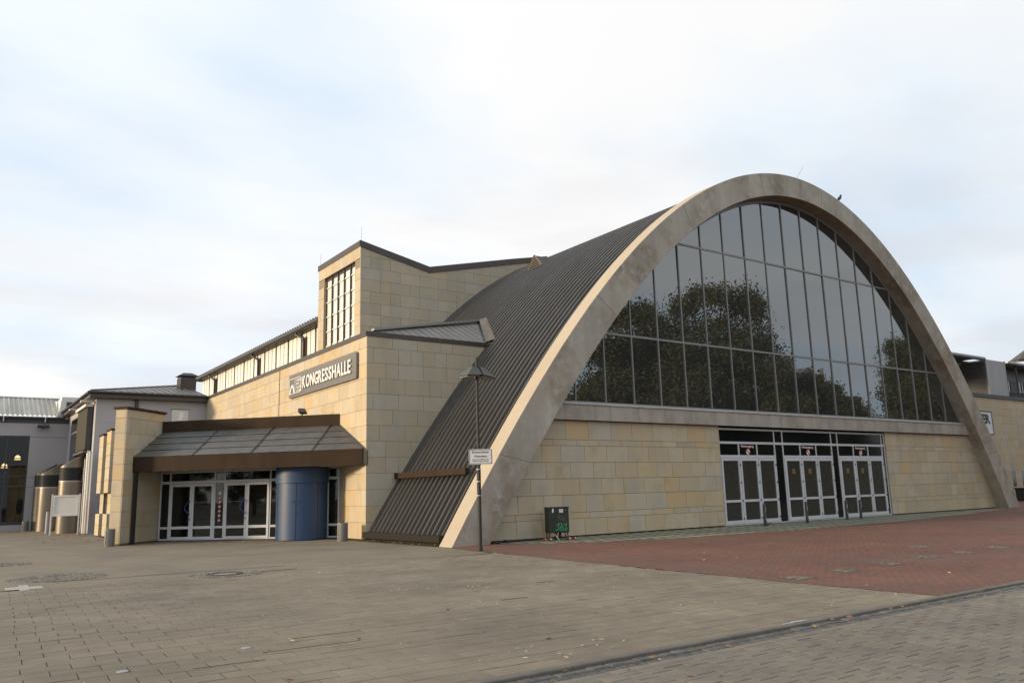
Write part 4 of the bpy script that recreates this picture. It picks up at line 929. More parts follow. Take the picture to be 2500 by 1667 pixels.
prism('porch_roof', 'fascia', can, Frame((0, 0, 0), (1, 0, 0), (0, 0, 1)), [(7.68, 37.2), (13.45, 31.42), (13.45, 52.2), (7.6, 52.2)], 4.35, 4.5)
MB().tube([DIA(-20.60, 1.80, 0.0), DIA(-20.60, 1.80, 2.86)], 0.09, 6).build('corner_post', 'roof_shell', can)
# spotlight on the canopy edge
sp_ = thing('spotlight', 'small spotlight standing on the top edge of the canopy', 'spotlight', DIA(-14.4, -0.15, 5.03))
MB().tube([DIA(-14.4, -0.15, 5.02), DIA(-14.4, -0.15, 5.14)], 0.03, 6).build('stem', 'dark_metal', sp_)
MB().hexa([DIA(-14.55, -0.3, 5.12), DIA(-14.25, -0.3, 5.10), DIA(-14.2, 0.05, 5.16), DIA(-14.5, 0.05, 5.18), DIA(-14.55, -0.3, 5.2), DIA(-14.25, -0.3, 5.18), DIA(-14.2, 0.05, 5.32), DIA(-14.5, 0.05, 5.34)]).build('lamp_body', 'pole', sp_)

# ================================================================== PORCH: glazed entrance
ent = thing('glazed_entrance', 'grey framed glass entrance with two double doors under the bronze canopy', 'entrance', DIA(-16.6, 0, 0))
ef = MB(); EW = (-0.10, -0.02)
jam = [-20.66, -20.23, -18.17, -17.73, -15.68]
ef.box(DIA, -20.68, -12.66, *EW, 2.36, 2.47); ef.box(DIA, -20.68, -12.66, *EW, 2.80, 2.86); ef.box(DIA, -20.68, -12.66, EW[0], EW[1] + 0.002, 0.04, 0.10)
for u in (-20.69, -20.26, -18.20, -17.76, -15.71, -13.18, -12.72): ef.box(DIA, u, u + 0.065, EW[0] - 0.003, EW[1] - 0.003, 0.1, 2.80)
for a, b_ in ((-20.62, -20.26), (-18.13, -17.76), (-15.64, -15.2), (-13.12, -12.72)): ef.box(DIA, a, b_, EW[0], EW[1] - 0.004, 0.50, 0.59)
efo = ef.build('entrance_frame', 'alu', ent)
for a, b_ in ((-20.62, -20.26), (-18.13, -17.76), (-15.64, -15.2), (-13.12, -12.72)):
    for v0, v1 in ((0.1, 0.5), (0.59, 2.36), (2.47, 2.80)): box('side_pane', 'door_glass', efo, DIA, a, b_, -0.07, -0.05, v0, v1)
for a, b_ in ((-20.19, -18.20), (-17.69, -15.71)):
    box('fanlight_pane', 'door_glass', efo, DIA, a, b_, -0.07, -0.05, 2.47, 2.80)
    m_ = (a + b_) / 2
    for q, (u0, u1) in enumerate(((a + 0.004, m_ - 0.004), (m_ + 0.004, b_ - 0.004))):
        d_ = MB(); d_.box(DIA, u0, u0 + 0.09, -0.08, 0.0, 0.08, 2.35); d_.box(DIA, u1 - 0.09, u1, -0.08, 0.0, 0.08, 2.35)
        for v0, v1 in ((0.08, 0.17), (0.49, 0.60), (2.24, 2.35)): d_.box(DIA, u0 + 0.09, u1 - 0.09, -0.078, -0.002, v0, v1)
        dr = d_.build('door', 'alu', ent)
        box('door_pane', 'door_glass', dr, DIA, u0 + 0.08, u1 - 0.08, -0.05, -0.036, 0.17, 0.49); box('door_pane', 'door_glass', dr, DIA, u0 + 0.08, u1 - 0.08, -0.05, -0.036, 0.60, 2.24)
        if q == 0:
            hd = [DIA(u1 - 0.05, 0.02, 1.10)] + [DIA(u1 - 0.05 - 0.20 * math.sin(math.pi * k / 8), 0.09, 1.10 + 0.52 * k / 8) for k in range(9)] + [DIA(u1 - 0.05, 0.02, 1.62)]
            MB().tube(hd, 0.024, 6).build('handle', 'blue_handle', dr, smooth=True)
            box('lock', 'black_rubber', dr, DIA, u1 - 0.06, u1 - 0.03, 0.0, 0.012, 0.84, 0.93)
# row of prohibition stickers on the middle side light
for k in range(7):
    v = 1.93 - 0.185 * k
    prism('sticker_disc', 'print_white', efo, DIA, disc_poly(-17.945, v, 0.062, 14), -0.05, -0.047)
    if k: ring(DIA, -17.945, v, 0.05, 0.07, -0.05, -0.044, 'sticker_ring', 'print_red', efo, 14)
    ribbon(DIA, [(-17.98, v + 0.03), (-17.91, v - 0.03)] if k else [(-17.97, v), (-17.92, v)], 0.012, -0.0465, 'sticker_mark', 'print_black', efo)
box('threshold', 'dark_metal', ent, DIA, -20.68, -12.66, -0.1, 0.06, -0.02, 0.04)
# vestibule behind the glass
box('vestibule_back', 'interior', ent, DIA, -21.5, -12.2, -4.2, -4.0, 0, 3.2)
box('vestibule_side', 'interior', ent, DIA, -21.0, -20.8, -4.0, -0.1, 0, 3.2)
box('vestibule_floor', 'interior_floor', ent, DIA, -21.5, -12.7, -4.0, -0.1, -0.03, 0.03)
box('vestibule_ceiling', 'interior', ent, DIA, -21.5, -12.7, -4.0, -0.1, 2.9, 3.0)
# counter and a white paper cone seen behind the first doors
ct = box('reception_counter', 'plaster2', None, DIA, -20.4, -19.4, -2.6, -2.0, 0.03, 1.0); tag(ct, 'pale reception counter standing behind the left entrance doors', 'counter')
fl_ = MB(); fl_.add([DIA(-19.0, -1.2, 0.95), DIA(-18.65, -1.3, 0.72), DIA(-18.62, -1.1, 1.1), DIA(-18.95, -1.15, 1.25), DIA(-18.98, -1.4, 0.9), DIA(-18.7, -1.42, 0.75)], [(0, 1, 2, 3), (0, 1, 5, 4)])
pt = thing('poster_stand', 'tilted white poster on a yellow stand behind the left entrance doors', 'poster stand', DIA(-18.85, -1.25, 0.03))
fl_.build('poster', 'print_white', pt); box('stand', 'gold_box', pt, DIA, -18.98, -18.78, -1.4, -1.2, 0.03, 0.8)

# ---- blue revolving-door drum
dc = DIA(-14.10, 0.36, 0)
drum = thing('revolving_door_drum', 'blue steel drum of a closed revolving door beneath the canopy', 'revolving door', dc)
MB().lathe((dc.x, dc.y, 0), [(1.01, 0.02), (1.01, 2.22)], 64).build('drum_shell', 'blue', drum, smooth=40)
MB().lathe((dc.x, dc.y, 0), [(1.055, 2.23), (1.055, 2.84)], 64).build('drum_band', 'blue', drum, smooth=40)
fa = math.atan2(-dc.y, -dc.x)
for da in (-0.02, 0.86, -0.95):
    a = fa + da - 0.22; MB().tube([(dc.x + 1.012 * math.cos(a), dc.y + 1.012 * math.sin(a), 0.02), (dc.x + 1.012 * math.cos(a), dc.y + 1.012 * math.sin(a), 2.22)], 0.012, 4).build('seam', 'black_rubber', drum)
for da, z in ((-0.10, 1.5), (0.06, 1.5), (0.0, 1.08)):
    a = fa + da - 0.24; MB().tube([(dc.x + 0.99 * math.cos(a), dc.y + 0.99 * math.sin(a), z), (dc.x + 1.04 * math.cos(a), dc.y + 1.04 * math.sin(a), z)], 0.028, 8).build('lock_boss', 'dark_metal', drum)

# ================================================================== stone fin and stepped piers
fin = thing('stone_fin', 'freestanding sandstone fin wall with a brown coping at the left end of the canopy', 'stone wall', DIA(-21.1, 1.2, 0))
# FINF: u runs outward from the door plane, face looks right; nose plane at u = 2.44
core = box('fin_core', 'stone_back', fin, FINF, -0.16, 2.41, -0.47, -0.03, 0.02, 5.35)
fcs2 = courses(0.06, 5.35, H)
FF = Frame(FINF(0, -0.03, 0), (s2, s2, 0), (s2, -s2, 0))     # right face, u from nose inward
FF = Frame(FINF(2.44, -0.03, 0), FINF.U * -1, FINF.N)
stones(fin, FF, fcs2, lambda v: (0.0, 2.6), (1.15, 0.57, 1.15), 51)
NF = Frame(FINF(2.41, -0.50, 0), (s2, -s2, 0), (-s2, -s2, 0))
stones(fin, NF, fcs2, lambda v: (0.0, 0.47), (0.47,), 52)
LF = Frame(FINF(-0.16, -0.47, 0), FINF.U, FINF.N * -1)
stones(fin, LF, fcs2, lambda v: (0.0, 2.57), (0.9,), 53)
box('coping', 'bronze', fin, FINF, -0.2, 2.50, -0.57, 0.06, 5.36, 5.45)
xA, hts = 6.87, ((0.05, 1.13, 0.0), (1.13, 2.15, 0.17), (2.15, 5.15, -0.03))
for k, (yy, top, nm) in enumerate(((46.05, 5.08, 'farther of the two stepped sandstone piers, beside the grey annex'), (44.4, 5.22, 'nearer of the two stepped sandstone piers, beside the fin wall'))):
    pr_ = thing('stepped_pier', nm, 'stone pier', (xA + 0.1 * k, yy, 0), 'stepped stone piers')
    x0 = xA + 0.09 * k
    for v0, v1, rec in hts:
        v1 = min(v1, top) if v1 > 3 else v1
        if v1 > 3: v1 = top
        core = box('pier_core', 'stone_back', pr_, Frame((x0, yy, 0), (1, 0, 0), (0, -1, 0)), 0.03 + rec, 0.9, -1.2, -0.03 - rec, v0, v1)
        n_c = max(1, round((v1 - v0) / 0.61)); hs = (v1 - v0) / n_c
        for q in range(n_c):
            PW = Frame((x0 + 0.03 + rec, yy + 1.2, 0), (0, -1, 0), (-1, 0, 0)); PS = Frame((x0 + rec, yy + 0.03 + rec, 0), (1, 0, 0), (0, -1, 0))
            link(bpy.data.objects.new('stone_block', block_mesh(1.2 - rec - 0.005, hs - 0.01, 0.03, 'stone')), pr_, PW.mat(0.6 - rec / 2 , 0, v0 + hs * (q + 0.5)))
            link(bpy.data.objects.new('stone_block', block_mesh(0.85 - rec, hs - 0.01, 0.03, 'stone')), pr_, PS.mat(0.46, 0, v0 + hs * (q + 0.5)))
    box('coping', 'bronze', pr_, Frame((x0, yy, 0), (1, 0, 0), (0, -1, 0)), -0.06, 0.95, -1.25, 0.06, top, top + 0.09)

# ================================================================== GREY ANNEX
ann = thing('grey_annex', 'grey plastered annex with a dark hipped metal roof at the far end of the wing', 'annex', (7.26, 52.3, 0))
aw = MB(); aw.box(ANS, 7.26, 13.5, -0.35, 0.0, -0.1, 7.75); aw.build('south_wall', 'plaster', ann)
box('west_wall', 'plaster', ann, ANW, -67.3, -52.66, -0.35, 0.0, -0.1, 7.75)
box('wall_joint', 'plaster2', ann, ANS, 7.28, 13.4, 0.0, 0.006, 6.28, 6.30)
EC = Vector((6.88, 51.92, 8.10))
ar = MB(); pt_ = [EC, Vector((13.45, 51.92, 8.10)), Vector((13.45, 58.5, 9.55)), Vector((6.88, 67.6, 8.10)), Vector((13.45, 61.0, 9.55))]
ar.add(pt_, [(0, 1, 2), (0, 2, 4, 3)]); aroof = ar.build('annex_roof', 'seam_roof', ann)
for k in range(15):
    x = 7.25 + 0.43 * k; y1 = 51.92 + (x - 6.88) * (58.5 - 51.92) / (13.45 - 6.88); z1 = 8.10 + (y1 - 51.92) * (1.45 / 6.58)
    if x < 13.4: MB().tube([(x, 51.9, 8.125), (x, y1, z1 + 0.025)], 0.028, 4).build('roof_seam', 'seam_roof', aroof)
MB().tube([EC + Vector((0, 0, .03)), Vector((13.45, 58.5, 9.58))], 0.05, 5).build('hip_cap', 'fascia', aroof)
box('soffit_south', 'fascia', ann, ANS, 6.9, 13.45, 0.0, 0.36, 7.70, 7.80)
box('soffit_west', 'fascia', ann, ANW, -67.5, -52.3, 0.0, 0.36, 7.702, 7.802)
box('eaves_board', 'fascia', ann, ANS, 6.86, 13.44, 0.34, 0.40, 7.72, 8.08)
box('eaves_board', 'fascia', ann, ANW, -67.5, -51.9, 0.34, 0.39, 7.72, 8.082)
MB().tube([(6.80, 51.85, 8.02), (6.80, 67.6, 8.02)], 0.085, 8).build('gutter', 'dark_metal', ann, smooth=40)
MB().tube([(6.80, 51.84, 8.02), (13.4, 51.84, 8.02)], 0.085, 8).build('gutter', 'dark_metal', ann, smooth=40)
MB().tube([(9.43, 52.2, 0), (9.43, 52.2, 7.75)], 0.10, 8).build('downpipe', 'dark_metal', ann, smooth=40)
MB().tube([(7.12, 52.95, 0), (7.12, 52.95, 4.7)], 0.10, 10).build('pipe', 'white_paint', ann, smooth=40)
MB().tube([(7.15, 52.55, 0), (7.15, 52.55, 4.6)], 0.05, 8).build('pipe', 'white_paint', ann, smooth=40)
o = box('service_door', 'white_paint', ann, ANS, 11.46, 12.42, -0.02, 0.03, 4.6, 7.2)
box('door_trim', 'fascia', o, ANS, 11.42, 12.46, 0.0, 0.05, 7.2, 7.24)
wnd = box('tall_window', 'mullion', ann, ANW, -62.3, -54.6, 0.0, 0.04, 4.35, 7.30)
for k in range(9):
    for v0, v1 in ((4.42, 6.28), (6.36, 7.22)):
        u = -62.22 + 0.85 * k; box('window_pane', 'window_light' if False else 'black_glass', wnd, ANW, u, u + 0.76, 0.04, 0.05, v0, v1)
for (y0, nm) in ((52.62, 0), (57.6, 1)):
    box('eaves_lamp', 'white_paint', ann, ANW, -y0 - 0.5, -y0, 0.05, 0.75, 7.52, 7.60)
chim = MB(); CH = Frame((0, 55.6, 0), (1, 0, 0), (0, -1, 0))
ch = box('chimney', 'fascia', ann, CH, 12.62, 13.62, -1.0, 0.0, 8.5, 9.72)
for k in range(3): box('chimney_seam', 'bronze', ch, CH, 12.61, 12.62, -0.9 + 0.3 * k, -0.85 + 0.3 * k, 8.5, 9.7)
for a in (12.66, 13.54):
    for w in (-0.95, -0.1): box('cap_leg', 'lead', ch, CH, a, a + 0.04, w, w + 0.04, 9.72, 9.86)
cc = MB(); cc.add([CH(12.5, 0.12, 9.84), CH(13.74, 0.12, 9.84), CH(13.74, -1.12, 9.84), CH(12.5, -1.12, 9.84), CH(12.85, -0.25, 10.06), CH(13.4, -0.25, 10.06), CH(13.4, -0.75, 10.06), CH(12.85, -0.75, 10.06)], [(0, 1, 2, 3), (4, 5, 6, 7), (0, 1, 5, 4), (1, 2, 6, 5), (2, 3, 7, 6), (3, 0, 4, 7)]); cc.build('chimney_cap', 'dark_metal', ch)
# display box on the annex wall
dsp = thing('display_screen', 'large olive display screen in a black frame, hung on the annex wall under the eaves', 'display screen', (6.95, 55, 4.7))
DS = Frame((6.93, 0, 0), (0, -1, 0), (-1, 0, 0))
box('housing', 'dark_metal', dsp, DS, -57.0, -53.0, -0.28, 0.0, 4.78, 7.28)
scr = box('panel_field', 'olive', dsp, DS, -56.95, -53.08, 0.0, 0.012, 4.83, 7.24)
box('top_cover', 'white_paint', dsp, DS, -57.1, -52.95, -0.3, 0.14, 7.28, 7.44)
box('bottom_rail', 'lead', dsp, DS, -57.1, -52.9, -0.3, 0.12, 4.60, 4.70)
for u in (-56.9, -53.1): box('bracket', 'dark_metal', dsp, DS, u - 0.06, u + 0.06, -0.33, 0.10, 4.52, 4.62)
# small floodlight on the porch roof
fl = thing('floodlight', 'small white floodlight standing on the porch roof before the annex door', 'floodlight', (11.77, 51.5, 4.5))
MB().tube([(11.75, 51.5, 4.5), (11.75, 51.5, 6.5)], 0.03, 6).build('stem', 'lead', fl)
MB().hexa([Vector(p) for p in ((11.62, 51.4, 6.45), (11.85, 51.4, 6.45), (11.85, 51.6, 6.45), (11.62, 51.6, 6.45), (11.72, 51.45, 6.95), (11.98, 51.45, 6.95), (11.98, 51.6, 6.95), (11.72, 51.6, 6.95))]).build('lamp_head', 'white_paint', fl)

# ================================================================== FAR HALL on the left
far = thing('far_hall', 'grey rendered hall with a pale corrugated roof and tall dark window, far left', 'hall building', (0, 64, 0))
fw = MB(); fw.box(FARF, 4.97, 7.3, -0.3, 0.0, -0.1, 7.2); fw.box(FARF, -14, 4.97, -0.3, 0.0, 6.32, 7.2); fw.box(FARF, -14, 4.97, -0.3, 0.0, -0.1, 0.40)
fw.build('front_wall', 'plaster2', far)
for v in (6.22, 3.50, 2.86): box('wall_joint', 'dark_metal', far, FARF, 5.0, 7.2, 0.0, 0.004, v, v + 0.025)
box('roof_band', 'dark_metal', far, FARF, -14, 7.3, -0.2, 0.05, 7.2, 7.50)
box('roof_gutter', 'dark_metal', far, FARF, -14, 7.0, 0.05, 0.25, 7.5, 7.62)
frr = MB(); N_ = 284
A_ = []; B_ = []
for k in range(N_ + 1):
    u = -14 + (6.55 + 14) * k / N_; dz = 0.09 if (k // 2) % 2 == 0 else 0.0
    A_.append(FARF(u, 0.15, 7.66 + dz)); B_.append(FARF(u, -3.0, 9.15 + dz))
frr.strip(A_, B_); frr.build('corrugated_roof', 'far_roof', far)
box('ridge_board', 'sheet_grey', far, FARF, -14, 9.5, -3.3, -3.0, 9.12, 9.30)
dm = prism('roof_dormer', 'white_paint', far, FARF, [(6.56, 7.6), (9.0, 7.6), (9.0, 9.1), (6.75, 9.1)], -2.8, -0.3)
box('dormer_window', 'maroon', dm, FARF, 7.05, 8.4, -0.3, -0.26, 7.95, 8.75)
for u in (3.3, 5.75): box('gutter_strap', 'white_paint', far, FARF, u, u + 0.05, 0.05, 0.27, 7.25, 7.62)
wf = MB(); wf.box(FARF, -14, 4.97, -0.12, -0.02, 6.22, 6.32); wf.box(FARF, -14, 4.97, -0.12, -0.02, 0.40, 0.62)
for u in (4.88, 3.62, 2.3, 1.0, -0.4): wf.box(FARF, u, u + 0.09, -0.13, -0.015, 0.62, 6.22)
for v in (3.56, 2.92): wf.box(FARF, -14, 4.97, -0.125, -0.02, v, v + 0.08)
wfo = wf.build('window_frame', 'dark_metal', far)
us_ = [-0.31, 1.0, 2.3, 3.62, 4.88]
for a, b_ in zip(us_[:-1], us_[1:]):
    for v0, v1 in ((0.62, 2.92), (3.0, 3.56), (3.64, 6.22)): box('window_pane', 'far_glass', wfo, FARF, a + 0.09, b_, -0.08, -0.06, v0, v1)
box('room_back', 'interior', far, FARF, -14, 5.2, -9.0, -8.8, 0, 7.0); box('room_floor', 'interior_floor', far, FARF, -14, 5.2, -8.8, -0.3, -0.05, 0.02); box('room_ceiling', 'interior', far, FARF, -14, 5.2, -8.8, -0.3, 7.0, 7.1); box('room_side', 'interior', far, FARF, 5.2, 5.3, -8.8, -0.3, 0, 7.0)
for k, (u, v, w, nm) in enumerate(((4.45, 4.93, -1.6, 'rightmost'), (3.75, 4.40, -2.2, 'middle'), (3.0, 4.05, -3.0, 'leftmost'))):
    pd = thing('pendant_lamp', nm + ' of the lit pendant lamps inside the far left window', 'pendant lamp', FARF(u, w, v), 'lit pendant lamps')
    c = FARF(u, w, v)
    MB().lathe(c, [(0.04, 0.16), (0.11, 0.10), (0.18, 0.0)], 16).build('lamp_shade', 'lamp_glow', pd); MB().lathe(c, [(0.001, -0.14), (0.20, -0.14), (0.20, -0.12), (0.001, -0.12)], 16).build('glow_ring', 'lamp_glow', pd); MB().tube([c + Vector((0, 0, .22)), (c.x, c.y, 7.0)], 0.012, 4).build('cord', 'black_rubber', pd)
cm_ = thing('wall_camera', 'dark barrel camera mounted on the far hall wall', 'security camera', FARF(5.7, 0.1, 6.95))
MB().tube([FARF(5.35, 0.25, 6.98), FARF(6.05, 0.35, 6.96)], 0.12, 10).build('housing', 'dark_metal', cm_, smooth=40); MB().tube([FARF(5.7, 0.0, 6.85), FARF(5.72, 0.26, 6.92)], 0.05, 6).build('bracket', 'dark_metal', cm_); MB().tube([FARF(5.33, 0.25, 6.985), FARF(5.36, 0.25, 6.98)], 0.085, 10).build('lens', 'sheet_grey', cm_)

# ================================================================== stainless vent towers
def vent_tower(cx, cy, r, zb, zl, zt, nm):
    t = thing('vent_tower', nm, 'vent tower', (cx, cy, 0), 'stainless vent towers')
    MB().lathe((cx, cy, 0), [(r, -0.05), (r, zb)], 40).build('drum', 'stainless', t, smooth=40)
    MB().lathe((cx, cy, 0), [(r * 0.93, zb), (r * 0.93, zl)], 32).build('louvre_core', 'black_rubber', t, smooth=40)
    MB().lathe((cx, cy, 0), [(r * 1.005, zb - 0.07), (r * 1.005, zb)], 40).build('rim', 'ridge', t, smooth=40)
    n = 9
    for k in range(n):
        z = zb + (zl - zb) * (k + 0.4) / n; MB().lathe((cx, cy, 0), [(r * 0.95, z + 0.03), (r * 1.03, z - 0.015), (r * 1.03, z), (r * 0.95, z + 0.045)], 32).build('louvre_slat', 'dark_metal', t, smooth=40)
    c = MB(); s = 32; lo = [Vector((cx + r * math.cos(2 * math.pi * k / s), cy + r * math.sin(2 * math.pi * k / s), zl)) for k in range(s)]
    hi = [Vector((p.x, p.y, zl + 0.05 + (p.x - (cx - r)) / (2 * r) * (zt - zl))) for p in lo]
    c.add(lo + hi, [(k, (k + 1) % s, s + (k + 1) % s, s + k) for k in range(s)] + [tuple(range(s, 2 * s))]); c.build('slanted_cap', 'stainless', t, smooth=40)
vent_tower(6.52, 54.62, 0.63, 3.02, 3.78, 4.55, 'stainless vent drum with a slanted cap, nearer one behind the white notice board')
vent_tower(6.12, 61.2, 0.64, 2.8, 3.56, 4.3, 'stainless vent drum with a slanted cap, farther one at the left')
vent_tower(5.98, 62.9, 0.64, 2.85, 3.6, 4.35, 'stainless vent drum almost hidden behind the farther drum')

# ================================================================== notice board, bins, bollards
nb = thing('notice_board', 'blank white notice board on two posts before the stainless drums', 'notice board', (6.0, 51.75, 0))
BA, BB = Vector((5.36, 52.0, 0)), Vector((6.66, 51.45, 0)); bd = (BB - BA).normalized(); NB = Frame(BA, bd, (bd.y, -bd.x, 0)); bl = (BB - BA).length
for u in (0.0, bl): box('post', 'white_paint', nb, NB, u - 0.035, u + 0.035, -0.05, 0.05, 0.0, 2.22)
bf = MB(); bf.box(NB, 0.05, bl - 0.05, -0.04, 0.045, 2.06, 2.16); bf.box(NB, 0.05, bl - 0.05, -0.04, 0.045, 1.02, 1.12); bf.box(NB, 0.05, 0.13, -0.04, 0.044, 1.12, 2.06); bf.box(NB, bl - 0.13, bl - 0.05, -0.04, 0.044, 1.12, 2.06); bf.build('frame', 'white_paint', nb)
box('board', 'white_paint', nb, NB, 0.13, bl - 0.13, -0.03, 0.02, 1.12, 2.06)
o = MB().tube([(5.55, 55.5, 0), (5.55, 55.5, 1.25)], 0.10, 10).build('marker_post', 'plaster', None, smooth=40); tag(o, 'plain grey post standing just behind the left leg of the notice board', 'post')
def grey_bin(x, y, r, h, nm):
    t = thing('grey_bin', nm, 'litter bin', (x, y, 0), 'round grey bins')
    MB().lathe((x, y, 0), [(r * 0.96, 0.0), (r, 0.03), (r, h)], 28).build('bin_body', 'bin', t, smooth=40)
    MB().lathe((x, y, 0), [(r * 1.03, h), (r * 1.03, h + 0.03), (r * 0.8, h + 0.035), (r * 0.78, h - 0.05)], 28).build('rim', 'bin', t, smooth=40)
    MB().lathe((x, y, 0), [(0.001, h - 0.05), (r * 0.8, h - 0.05)], 20).build('ash_bowl', 'black_rubber', t)
    a = math.atan2(-y, -x) - 0.75; MB().tube([(x + r * math.cos(a), y + r * math.sin(a), 0.04), (x + r * math.cos(a), y + r * math.sin(a), h - 0.02)], 0.012, 4).build('side_seam', 'black_rubber', t)
grey_bin(5.68, 35.25, 0.185, 0.62, 'round grey bin at the foot of the stone fin wall')
grey_bin(12.7, 29.2, 0.20, 0.64, 'round grey bin between the blue drum and the wing corner')
grey_bin(5.0, 62.6, 0.20, 0.62, 'round grey bin by the dark window at the far left')
for (x, y, h), nm in zip(((27.85, 21.6, 0.90), (30.95, 21.8, 0.90), (34.4, 22.1, 0.86), (35.52, 22.1, 0.86)), ('leftmost, before the left double doors', 'second from the left, before the middle doors', 'third from the left', 'rightmost of the four')):
    t = thing('door_post', 'short dark post before the doors, ' + nm, 'bollard', (x, y, 0), 'dark posts before the doors')
    MB().tube([(x, y, 0), (x + .01, y, h - .02), (x + .01, y, h)], [0.062, 0.062, 0.05], 10).build('post', 'dark_metal', t, smooth=40)
    MB().lathe((x, y, 0), [(0.10, 0.0), (0.10, 0.02), (0.06, 0.03)], 12).build('foot_plate', 'dark_metal', t)
    pm = MB()
    for k in range(4): z = rnd.uniform(0.2, h - 0.1); pm.tube([(x - 0.005 + rnd.uniform(-.02, .03), y - 0.064, z), (x, y - 0.064, z + rnd.uniform(.03, .09))], 0.008, 4)
    pm.build('sticker_scrap', 'print_white', t)

# ================================================================== street lamps and the winter sign
def lamp_post(x, y, nm, rot=R(33), htop=5.62):
    t = thing('street_lamp', nm, 'street lamp', (x, y, 0), 'twin-shade street lamps')
    MB().tube([(x, y, 0), (x, y, 2.36), (x, y, 2.37), (x, y, 5.0), (x, y, htop)], [0.062, 0.060, 0.047, 0.043, 0.042], 14).build('pole', 'pole', t, smooth=40)
    MB().lathe((x, y, 0), [(0.075, 0), (0.075, 0.12), (0.062, 0.13)], 14).build('pole_foot', 'pole', t, smooth=40)
    for z in (1.55, 1.95, 2.3): MB().lathe((x, y, 0), [(0.0665, z), (0.0665, z + 0.025)], 14).build('clamp_ring', 'chrome', t)
    for sgn in (1, -1):
        d = Vector((math.cos(rot) * sgn, math.sin(rot) * sgn, 0)); n = Vector((-d.y, d.x, 0)); c = Vector((x, y, 0))
        P = [c + d * a + n * b + Vector((0, 0, z)) for a, b, z in ((0.03, -.26, 5.08), (0.62, -.24, 5.02), (0.62, .24, 5.02), (0.03, .26, 5.08), (0.05, -.07, 5.34), (0.22, -.06, 5.33), (0.22, .06, 5.33), (0.05, .07, 5.34))]
        h = MB().hexa(P).build('lamp_shade', 'shade', t)
        MB().hexa([c + d * a + n * b + Vector((0, 0, z)) for a, b, z in ((0.08, -.19, 5.035), (0.56, -.17, 4.985), (0.56, .17, 4.985), (0.08, .19, 5.035), (0.08, -.2, 5.06), (0.56, -.18, 5.01), (0.56, .18, 5.01), (0.08, .2, 5.06))]).build('lens', 'lens', h)
    MB().tube([(x + .04, y - .09, 5.05), (x - .04, y - .09, 5.36)], 0.03, 6).build('junction', 'pole', t)
    return t
lamp_post(12.92, 20.0, 'slim lamp post with two pitched shades, standing before the arch foot', R(12))
lamp_post(26.02, 10.17, 'street lamp whose pitched shade tip shows at the right picture edge', R(-35))
sp2 = thing('winter_sign', 'white rectangular sign about limited winter service on the lamp post', 'sign', (12.94, 19.93, 2.45))
cv = Vector((0, 0, 0)) - Vector((12.94, 19.93, 0)); cv.z = 0; cv.normalize(); cv = Vector((cv.x * 0.9, cv.y, 0)).normalized()
WS = Frame((12.95, 19.93, 0), (-cv.y, cv.x, 0), cv)
uL, uR, vB, vT = -0.345, 0.345, 2.45, 2.895
prism('plate', 'sign_white', sp2, WS, rounded(uL, uR, vB, vT, 0.035), 0.0, 0.02)
bd_ = MB(); e = 0.016
for a in ((uL + e, uR - e, vB + e, vB + e + .014), (uL + e, uR - e, vT - e - .014, vT - e), (uL + e, uL + e + .014, vB + e, vT - e), (uR - e - .014, uR - e, vB + e, vT - e)): bd_.box(WS, a[0], a[1], 0.0195, 0.023, a[2], a[3])
bd_.build('border', 'print_black', sp2)
for s_, u, v, w_, h_, b_ in (('Eingeschränkter', -0.25, 2.755, 0.50, 0.085, .02), ('Winterdienst', -0.19, 2.655, 0.38, 0.066, .02), ('Betreten und Befahren der', -0.235, 2.575, 0.47, 0.042, .012), ('Fläche auf eigene Gefahr', -0.235, 2.515, 0.47, 0.046, .012)):
    place_text(s_, WS, u, 0.0215, v, w_, h_, 'lettering', 'print_black', sp2, bold=b_)
box('sign_clamp', 'chrome', sp2, WS, -0.07, 0.07, -0.12, 0.0, 2.62, 2.72)

# ================================================================== utility cabinet and its clutter
ub_ = thing('utility_cabinet', 'dark green cabinet on thin legs with green spray-painted number by the wall', 'utility cabinet', (17.37, 22.0, 0))
UC = Frame((17.37, 21.95, 0), (0.95, -0.31, 0), (-0.31, -0.95, 0))
cbx = MB(); cbx.box(UC, -0.37, 0.37, -0.36, 0.0, 0.24, 1.06); cbx.build('cabinet_body', 'box_green', ub_)
box('cabinet_lid', 'box_green', ub_, UC, -0.385, 0.385, -0.38, 0.02, 1.06, 1.10)
box('door_leaf', 'box_green', ub_, UC, -0.34, 0.34, 0.0, 0.012, 0.28, 1.03)
for sx in (-1, 1):
    for w in (-0.06, -0.30): MB().tube([UC(0.32 * sx, w, 0.24), UC(0.37 * sx, w, 0.0)], 0.022, 5).build('leg', 'dark_metal', ub_)
for u in (-0.05, 0.10): MB().tube([UC(u, -0.18, 0.25), UC(u - 0.03, -0.15, 0.0)], 0.045, 8).build('cable_stub', 'black_rubber', ub_)
MB().tube([UC(-0.14, -0.1, 0.24), UC(-0.12, 0.02, 0.15), UC(-0.03, 0.08, 0.02)], 0.014, 5).build('white_cable', 'sign_white', ub_)
box('sticker', 'print_white', ub_, UC, -0.23, -0.18, 0.012, 0.016, 0.92, 1.05); box('sticker', 'sign_white', ub_, UC, 0.02, 0.17, 0.012, 0.016, 0.91, 1.03)
gst = [[(-0.10, 0.48), (0.01, 0.56), (-0.03, 0.35)], [(-0.12, 0.345), (0.00, 0.345)], [(0.05, 0.56), (0.12, 0.53), (0.08, 0.46), (0.05, 0.41), (0.05, 0.36), (0.09, 0.32), (0.14, 0.34), (0.15, 0.40), (0.11, 0.44), (0.07, 0.44)], [(0.17, 0.48), (0.27, 0.55), (0.24, 0.34)], [(0.18, 0.335), (0.27, 0.315)], [(0.295, 0.375), (0.298, 0.385)]]
